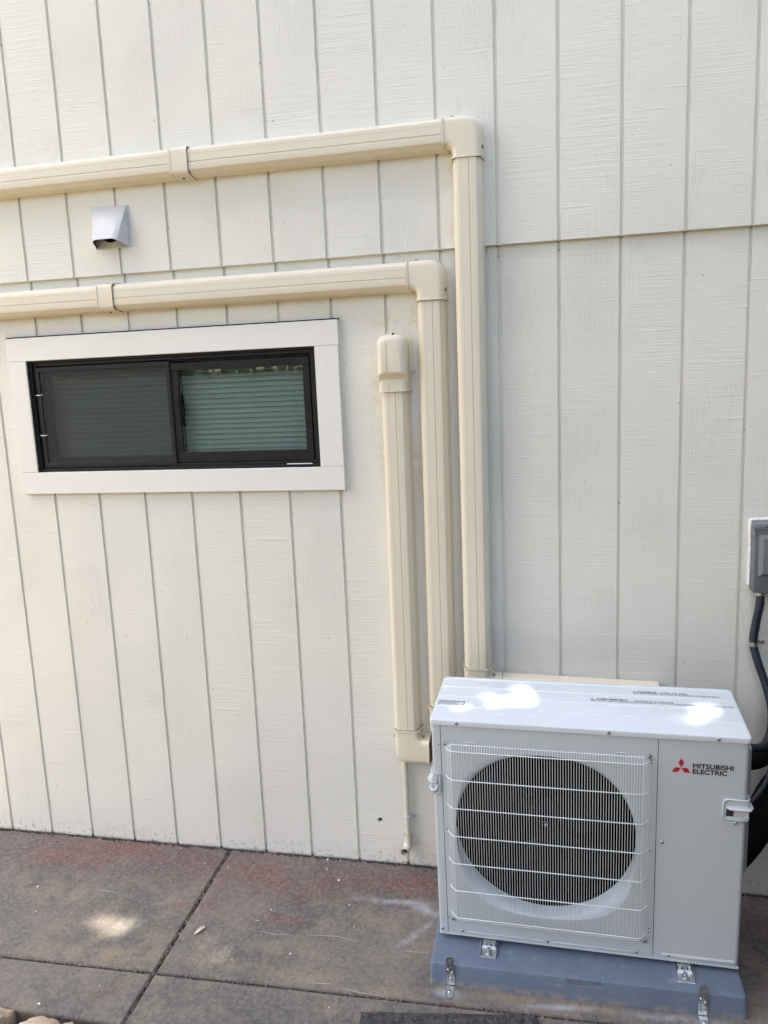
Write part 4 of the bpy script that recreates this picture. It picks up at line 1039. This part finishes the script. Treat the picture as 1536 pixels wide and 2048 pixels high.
m_ = MB(); m_.tube(path, [.0135 + (.0011 if (i % 4) < 2 else -.0004) for i in range(len(path))], 14); m_.build('conduit_hose', M['conduit'], cd, angle=80)
m_ = MB(); n_ = 20
m_.tube([(2.8712, -.0245, .991), (2.8712, -.0245, .977)], .0162, 20); m_.box(2.886, 2.912, -.0035, -.0008, .9785, .9925, .0008, 1); cs = m_.build('conduit_strap', M['steel'], cd)
screw((2.9035, -.0035, .9855), (0, -1, 0), cs, .0055, .0045, washer=.007)
G_P = 'black insulated lines behind the unit'
m_ = MB(); m_.tube(spline([(2.73, -.27, .675), (2.80, -.27, .668), (2.85, -.22, .650), (2.92, -.13, .640), (3.02, -.07, .60), (3.20, -.05, .56)], 8), .030, 20)
tag(m_.build('insulated_line', M['foam'], None), 'thick black insulated line leaving the unit just below the ribbed conduit', 'insulated pipe', G_P)
m_ = MB(); m_.tube(spline([(2.74, -.23, .26), (2.80, -.215, .315), (2.87, -.17, .39), (2.95, -.10, .49), (3.05, -.07, .58), (3.2, -.07, .64)], 8), .056, 24)
tag(m_.build('insulated_line', M['foam'], None), 'bulky black wrapped line slanting down behind the lower right of the unit', 'insulated pipe', G_P)
m_ = MB(); m_.tube(spline([(2.74, -.22, .475), (2.81, -.22, .478), (2.85, -.19, .488), (2.90, -.14, .53), (2.95, -.08, .60), (3.1, -.02, .70)], 10), .0078, 12)
tag(m_.build('control_cable', M['cable'], None), 'thin dark grey cable curving out from behind the unit handle', 'cable')

# ------------------------------------------------------------------ stones, paver, litter on the ground
def stone(name, c, r, mat, seed, label, cat='stone', group=None, squash=(1, 1, 1)):
    bm = bmesh.new(); bmesh.ops.create_icosphere(bm, subdivisions=5, radius=1.0); of = Vector((seed * 3.1, seed * 1.7, seed))
    for v in bm.verts:
        n1 = noise.noise(v.co * 1.1 + of) * .38 + noise.noise(v.co * 2.9 + of) * .20 + noise.noise(v.co * 7 + of) * .08 + noise.noise(v.co * 18 + of) * .03
        k = 1 + n1; co = v.co * k
        for ax in range(3): co[ax] = max(-.85, min(.85, co[ax])) + .25 * co[ax]
        v.co = Vector((co.x * r * squash[0], co.y * r * squash[1], co.z * r * squash[2]))
    me = bpy.data.meshes.new(name); bm.to_mesh(me); bm.free()
    o_ = place(name, me, mat, None, angle=60); o_.location = c; o_.data.name = name; return tag(o_, label, cat, group)
GS = 'border stones along the slab edge'
stone('border_stone', (.695, -1.028, -.056), .115, M['sandstone'], 2, 'rounded yellow sandstone beside the slab edge, largest of the border stones', group=GS, squash=(1.15, .75, .62))
stone('border_stone', (.385, -.992, -.066), .095, M['sandstone'], 5, 'yellow sandstone at the very corner, left of the dry grey leaves', group=GS, squash=(.75, .8, .7))
stone('border_stone', (.835, -1.04, -.065), .085, M['greystone'], 8, 'grey fieldstone at the right end of the yellow border stone', group=GS, squash=(1.2, .8, .62))
# rough dark paver laid on the slab edge
bm = bmesh.new(); pa = Vector((1.590, -.763)); pb = Vector((2.132, -.688)); ud = (pb - pa).normalized(); vd = Vector((ud.y, -ud.x)); L = (pb - pa).length; nx, ny = 70, 30; Wd = .20
def pv(i, j, z_):
    p = pa + ud * (L * i / nx) + vd * (Wd * j / ny); w = .004
    ex = noise.noise(Vector((p.x * 30, p.y * 30, 0)))
    if i in (0, nx): p += ud * ex * w
    if j in (0, ny): p += vd * ex * w
    return (p.x, p.y, z_ + .0022 * noise.noise(Vector((p.x * 45, p.y * 45, 1))) + .0016 * noise.noise(Vector((p.x * 130, p.y * 130, 2))) - (.003 if i in (0, nx) or j in (0, ny) else 0))
Vv = [[bm.verts.new(pv(i, j, -.001)) for j in range(ny + 1)] for i in range(nx + 1)]
for i in range(nx):
    for j in range(ny): bm.faces.new([Vv[i][j], Vv[i + 1][j], Vv[i + 1][j + 1], Vv[i][j + 1]])
loop = [Vv[i][0] for i in range(nx + 1)] + [Vv[nx][j] for j in range(1, ny + 1)] + [Vv[i][ny] for i in range(nx - 1, -1, -1)] + [Vv[0][j] for j in range(ny - 1, 0, -1)]
lo = [bm.verts.new((v.co.x, v.co.y, -.030)) for v in loop]
for i in range(len(loop)): bm.faces.new([loop[i], loop[(i + 1) % len(loop)], lo[(i + 1) % len(loop)], lo[i]])
bm.faces.new(lo); bmesh.ops.recalc_face_normals(bm, faces=bm.faces)
me = bpy.data.meshes.new('rough_paver'); bm.to_mesh(me); bm.free()
tag(place('rough_paver', me, M['paver'], None, smooth=False), 'dark rough paver lying on the slab in front of the equipment pad', 'paver')

def leaf_mesh(L, Wd, curl, mat, seed, name, z_=.002, thick=.0006):
    m_ = MB(); n_ = 10; rr = random.Random(seed); A_ = []; 
    for k in range(n_ + 1):
        t = k / n_; w = Wd * math.sin(PI * min(1, t * .95 + .04)) ** .7 * (.85 + .3 * rr.random()); bend = curl * math.sin(PI * t) ; sx = .25 * L * math.sin(2.2 * t)
        A_.append([(sx - w, L * (t - .5), z_ + bend + .35 * w * 1.2), (sx - w * .4, L * (t - .5), z_ + bend + .05 * w), (sx + w * .4, L * (t - .5), z_ + bend), (sx + w, L * (t - .5), z_ + bend + .30 * w)])
    top = [[m_.bm.verts.new(p) for p in r_] for r_ in A_]; bot = [[m_.bm.verts.new((p[0], p[1], p[2] - thick)) for p in r_] for r_ in A_]
    for i in range(n_):
        for j in range(3): m_._f([top[i][j], top[i][j + 1], top[i + 1][j + 1], top[i + 1][j]]); m_._f([bot[i][j], bot[i + 1][j], bot[i + 1][j + 1], bot[i][j + 1]])
        m_._f([top[i][0], top[i + 1][0], bot[i + 1][0], bot[i][0]]); m_._f([top[i][3], bot[i][3], bot[i + 1][3], top[i + 1][3]])
    m_._f([top[0][j] for j in range(4)] + [bot[0][j] for j in (3, 2, 1, 0)]); m_._f([top[n_][j] for j in (3, 2, 1, 0)] + [bot[n_][j] for j in range(4)])
    return m_.build(name, mat, None, angle=80)
def put_leaf(x, y, L, Wd, rot, mat, seed, label, zb=None, tilt=(0, 0), curl=.003, group=None):
    o_ = leaf_mesh(L, Wd, curl, mat, seed, 'fallen_leaf'); o_.location = (x, y, gz(y) if zb is None else zb); o_.rotation_euler = (tilt[0], tilt[1], rot)
    return tag(o_, label, 'leaf', group)
put_leaf(.907, -.478, .052, .0085, -.15, M['leafdry'], 1, 'pale curled dry leaf on the slab beside the cross joint', curl=.006)
put_leaf(1.632, -.197, .018, .007, 1.2, M['leafred'], 2, 'tiny rust-red leaf scrap on the slab left of the unit')
GL_ = 'dry grey leaves in the mulch'
put_leaf(.505, -.955, .05, .010, -.75, M['leafgrey'], 3, 'grey dry leaf in the mulch, left one of the two by the corner stone', -.080, (.3, .1), group=GL_)
put_leaf(.555, -.952, .045, .009, -.55, M['leafgrey'], 4, 'grey dry leaf in the mulch, right one nearest the large sandstone', -.078, (.35, -.1), group=GL_)
put_leaf(.475, -.945, .035, .008, -1.1, M['leafgrey'], 6, 'small grey dry leaf lowest in the mulch under the other two', -.088, (.1, .3), group=GL_)
# white chips of paint and caulk
FL = [[0.145, -0.343, 'pale chip farthest left in the middle of the slab', 5], [0.357, -0.014, 'pale chip at the wall foot, first from the left', 4], [0.616, -0.025, 'pale chip at the wall foot, second from the left', 3], [0.872, -0.12, 'round white chip just right of the cross joint near the wall', 4], [0.765, -0.108, 'tiny pale chip just left of the cross joint near the wall', 2.5],
      [0.842, -0.292, 'pale chip stuck in the joint across the slab', 3.5], [0.527, -0.875, 'white chip near the slab edge above the sandstone', 6], [0.686, -0.775, 'small pale chip between slab edge and long joint', 3], [1.087, -0.596, 'pale chip just above the long joint, right of the dry leaf', 3], [1.267, -0.013, 'largest white chip, at the wall foot below the drilled hole', 7],
      [1.321, -0.008, 'tiny white chip right beside the largest chip', 2.5], [1.347, -0.133, 'smeared white chip a hand below the largest chip', 7], [1.281, -0.074, 'faint pale chip between the two large white ones', 4], [1.136, -0.335, 'white chip above the left end of the long scratch', 4.5], [1.107, -0.398, 'white chip left of the long scratch', 4],
      [1.424, -0.267, 'white chip in the middle of the slab below the dust arc', 4.5], [1.47, -0.379, 'small pale chip above the right end of the long scratch', 3], [1.281, -0.539, 'flat grey-white chip between the scratches and long joint', 6], [1.478, -0.742, 'white chip left of the dark rough paver', 3.5], [0.232, -0.476, 'tiny pale chip at the left, lower of the two', 3]]
for i, (x, y, lab, s_) in enumerate(FL):
    rr = random.Random(i); m_ = MB(); n_ = 7; s_ = s_ * .00085
    out = [(s_ * rr.uniform(.5, 1.25) * math.cos(2 * PI * k / n_), s_ * .8 * rr.uniform(.5, 1.25) * math.sin(2 * PI * k / n_)) for k in range(n_)]
    m_.loft([[(px, py, 0) for px, py in out], [(px * .9, py * .9, .0014) for px, py in out]])
    o_ = m_.build('paint_chip', M['fleck'], None, smooth=False); o_.location = (x, y, gz(y) + .0003); o_.rotation_euler = (0, 0, rr.uniform(0, 6)); tag(o_, lab, 'paint chip', 'white chips scattered on the slab')
TW = [[0.041, -0.06, 'dark twig bit close to the wall, far left', .016], [0.411, -0.229, 'dark splinter in the upper middle of the left slab', .018], [0.394, -0.526, 'thin dark twig bit in the lower left slab', .010], [0.705, -0.42, 'dark round crumb left of the cross joint', .004], [0.971, -0.685, 'dark crumb on the lip of the long joint', .005],
      [1.004, -0.73, 'dark crumb on the strip below the long joint', .005], [0.769, -0.588, 'thin dark twig bit by the lower cross joint', .010], [1.547, -0.012, 'dark chip at the wall foot near the drain pipe', .009], [1.569, -0.555, 'small dark crumb in front of the pad\'s left side', .006]]
for i, (x, y, lab, s_) in enumerate(TW):
    rr = random.Random(i + 40); m_ = MB(); a_ = rr.uniform(-.4, .4)
    m_.tube([(-s_ / 2, 0, .001), (0, rr.uniform(-.002, .002), .0016), (s_ / 2, rr.uniform(-.001, .003), .001)], [.0008, .0016, .0007], 6)
    o_ = m_.build('twig_bit', M['twig'], None); o_.location = (x, y, gz(y)); o_.rotation_euler = (0, 0, a_); tag(o_, lab, 'twig', 'dark bits on the slab')

# ------------------------------------------------------------------ the yard behind the camera (seen in the glass; it shades and lights the wall), plus added light blockers at the right
fence = empty('garden_fence', (0, -7.2, -.11), 'weathered board fence across the yard, mirrored in the window glass', 'fence')
m_ = MB(); x = -7.0; rf = random.Random(2)
while x < 9: m_.box(x, x + .138, -7.22, -7.20, -.10, 2.12 + rf.uniform(-.01, .01), .003, 1); x += .150
m_.build('fence_boards', M['fencewood'], fence, smooth=False)
m_ = MB()
for zz in (.25, 1.75): m_.box(-7, 9, -7.262, -7.2205, zz, zz + .09)
for k in range(8): m_.box(-7 + 2.2 * k, -6.9 + 2.2 * k, -7.36, -7.263, -.1, 2.15)
m_.build('fence_rails', M['fencewood'], fence, smooth=False)

gate = empty('gate_shade_blocker', (3.64, -1.2, -.05), 'added dark board gate, unseen at the right, blocking light from the wall', 'gate')  # gate added out of view to block light at the right
m_ = MB(); y = -.06
while y > -2.3: m_.box(3.62, 3.642, y - .137, y, gz(y) + .04, 1.62, .002, 1); y -= .141
m_.build('blocker_boards', M['blockerwood'], gate, smooth=False)
m_ = MB()
for zz in (.25, 1.3): m_.box(3.6425, 3.68, -2.3, -.06, zz, zz + .09)
m_.box(3.62, 3.71, -2.4, -2.305, -.1, 1.68); m_.build('blocker_rails', M['blockerwood'], gate, smooth=False)
wb = empty('bin_shade_blocker', (3.25, -.45, -.013), 'added dark grey wheeled bin, unseen right of the air conditioner, shading the corner', 'bin')  # bin added out of view to darken the corner beside the unit
m_ = MB()
def bring(k, z_, r=.04): return [(3.25 + (x - 3.25) * k, -.45 + (y + .45) * k, z_) for x, y in rrect(2.962, 3.532, -.76, -.145, .05, 5)]
m_.loft([bring(.93, .02), bring(.95, .06), bring(.99, 1.03), bring(1.0, 1.055), bring(.99, 1.057), bring(.96, 1.057), bring(.82, .06)], True, True); m_.build('blocker_body', M['blockerplastic'], wb, angle=50)
m_ = MB(); m_.loft([bring(1.0, 1.059), bring(1.005, 1.085), bring(.97, 1.105), bring(.80, 1.12), bring(.4, 1.126)]); m_.build('blocker_lid', M['blockerplastic'], wb, angle=50)
for xx in (3.03, 3.47):
    m_ = MB(); m_.tube([(xx - .02, -.27, .085), (xx + .02, -.27, .085)], .10, 24); m_.build('wheel', M['foam'], wb)
m_ = MB(); m_.tube([(3.06, -.155, 1.02), (3.06, -.12, 1.03), (3.44, -.12, 1.03), (3.44, -.155, 1.02)], .012, 10); m_.build('handle', M['blockerplastic'], wb)
hedge = empty('flowering_hedge', (-2, -8.6, -.11), 'tall flowering hedge rising above the board fence, mirrored in the window', 'hedge')
m_ = MB(); rh = random.Random(12)
fl = MB()
for k in range(26000):
    x = rh.uniform(-9, 5); u = rh.random(); z = rh.uniform(.6, 4.6 + .5 * math.sin(x * 1.7)); y = -8.0 - abs(rh.gauss(0, .35)) + .3 * noise.noise(Vector((x, z, 0)) * 1.5)
    T = fl if (rh.random() < .05) else m_; sz = rh.uniform(.04, .10); p = Vector((x, y, z))
    rot = Euler((rh.uniform(0, 6.28), rh.uniform(0, 6.28), rh.uniform(0, 6.28))).to_matrix()
    T._f([T.bm.verts.new(p + rot @ Vector(q) * sz) for q in ((-1, 0, 0), (-.2, -.6, .1), (1, 0, 0), (-.2, .6, .1))])
m_.build('foliage', M['leaf'], hedge, smooth=False); fl.build('blossoms', M['blossom'], hedge, smooth=False)
m_ = MB()
for k in range(14): m_.tube([(-8.6 + k, -8.3, -.1), (-8.5 + k, -8.35, 1.5), (-8.7 + k, -8.3, 3.6)], [.06, .05, .02], 8)
m_.build('stems', M['bark'], hedge)
shrub = empty('shrub_shade_blocker', (4.5, -2.4, -.11), 'added tall dark evergreen shrub, unseen at the right, blocking sky light from the wall', 'shrub')  # shrub added out of view to cut sky light on the right
m_ = MB(); rh = random.Random(14)
for k in range(13000):
    z = rh.uniform(.2, 5.2); rad = 1.25 * (1 - (z / 5.6) ** 2.2) + .15; a_ = rh.uniform(0, 2 * PI); q = math.sqrt(rh.uniform(.35, 1)) * rad * (1 + .18 * noise.noise(Vector((math.cos(a_) * 2, math.sin(a_) * 2, z))))
    p = Vector((4.5 + q * math.cos(a_), -2.4 + q * 1.25 * math.sin(a_), z)); sz = rh.uniform(.05, .10)
    rot = Euler((rh.uniform(0, 6.28), rh.uniform(0, 6.28), rh.uniform(0, 6.28))).to_matrix()
    m_._f([m_.bm.verts.new(p + rot @ Vector(v_) * sz) for v_ in ((-1, 0, 0), (-.2, -.6, .1), (1, 0, 0), (-.2, .6, .1))])
m_.build('crown', M['leaf'], shrub, smooth=False)
m_ = MB(); m_.tube([(4.5, -2.4, -.12), (4.48, -2.42, 1.5), (4.52, -2.4, 4.2)], [.11, .08, .03], 10); m_.build('trunk', M['bark'], shrub)
tree = empty('shade_tree', (-3.8, -9.4, -.11), 'leafy shade tree in the yard that dapples the wall and unit with sun', 'tree')
m_ = MB(); trunk = spline([(-3.8, -9.4, -.15), (-3.85, -9.4, 1.8), (-3.4, -9.0, 3.8), (-2.8, -8.2, 5.6), (-2.2, -7.2, 7.2), (-1.6, -6.3, 8.8)], 6)
m_.tube(trunk, [.24 - .19 * i / (len(trunk) - 1) for i in range(len(trunk))], 14)
rt = random.Random(6)
for k in range(22):
    b0 = trunk[rt.randrange(11, len(trunk) - 2)]; d = Vector((rt.uniform(-1, 1), rt.uniform(-1, 1), rt.uniform(.1, .9))).normalized(); ln = rt.uniform(1.2, 2.6)
    P = [b0, b0 + d * ln * .4 + Vector((0, 0, .1)), b0 + d * ln * .75 + Vector((rt.uniform(-.2, .2), rt.uniform(-.2, .2), .25)), b0 + d * ln + Vector((0, 0, .5))]
    m_.tube(spline(P, 4), [.06 - .05 * i / 12 for i in range(13)], 7)
m_.build('trunk', M['bark'], tree)
# sun gaps in the crown: rays from the dappled spots towards the sun stay free of leaves
def ul(x, y, z): return Vector((1.80092, -.46962, .06963)) + Ru @ Vector((x, y, z))
rq = random.Random(33)
def scatter(x0, x1, y0, y1, n, r_): return [(ul(rq.uniform(x0, x1), rq.uniform(y0, y1), .8), rq.uniform(r_ * .8, r_ * 1.15)) for _ in range(n)]
GAPS = [(ul(.15, .13, .8), .105), (ul(.30, .18, .8), .095), (ul(.86, .08, .8), .15), (ul(.90, .22, .8), .07)] + \
    [(Vector((.48 + .09 * q_, -.513 + .005 * q_, -.015)), .085) for q_ in range(3)] + [(Vector((1.0, -.575, -.017)), .095)]
m_ = MB(); rt = random.Random(21); bmv = m_.bm.verts; bmf = m_.bm.faces; cnt = 0
while cnt < 50000:
    if rt.random() < .44: T = Vector((rt.uniform(-.38, 5.2), 0, rt.uniform(-.2, 4.4)))
    else: T = Vector((rt.uniform(-.38, 5.2), rt.uniform(-4.8, 0), 0))
    w = noise.noise(T * .7) * 1.2
    dd = rt.uniform(7.6 + w, 11.0 + w); p = T + SUN * dd
    sz = rt.uniform(.065, .115); bad = False
    for gp, gr_ in GAPS:
        rel = p - gp; perp = (rel - SUN * rel.dot(SUN)).length
        if perp < gr_ and rt.random() < .84: bad = True; break
    if bad: continue
    rot = Euler((rt.uniform(0, 6.28), rt.uniform(0, 6.28), rt.uniform(0, 6.28))).to_matrix()
    P = [p + rot @ Vector(q) * sz for q in ((-1, 0, 0), (-.25, -.62, .12), (.55, -.45, .1), (1.15, 0, 0), (.5, .5, .1), (-.3, .6, .12))]
    try: bmf.new([bmv.new(q) for q in P])
    except ValueError: pass
    cnt += 1
me = bpy.data.meshes.new('crown'); m_.bm.to_mesh(me); m_.bm.free(); crown = place('crown', me, M['leaf'], tree, smooth=False)
print('scene built')
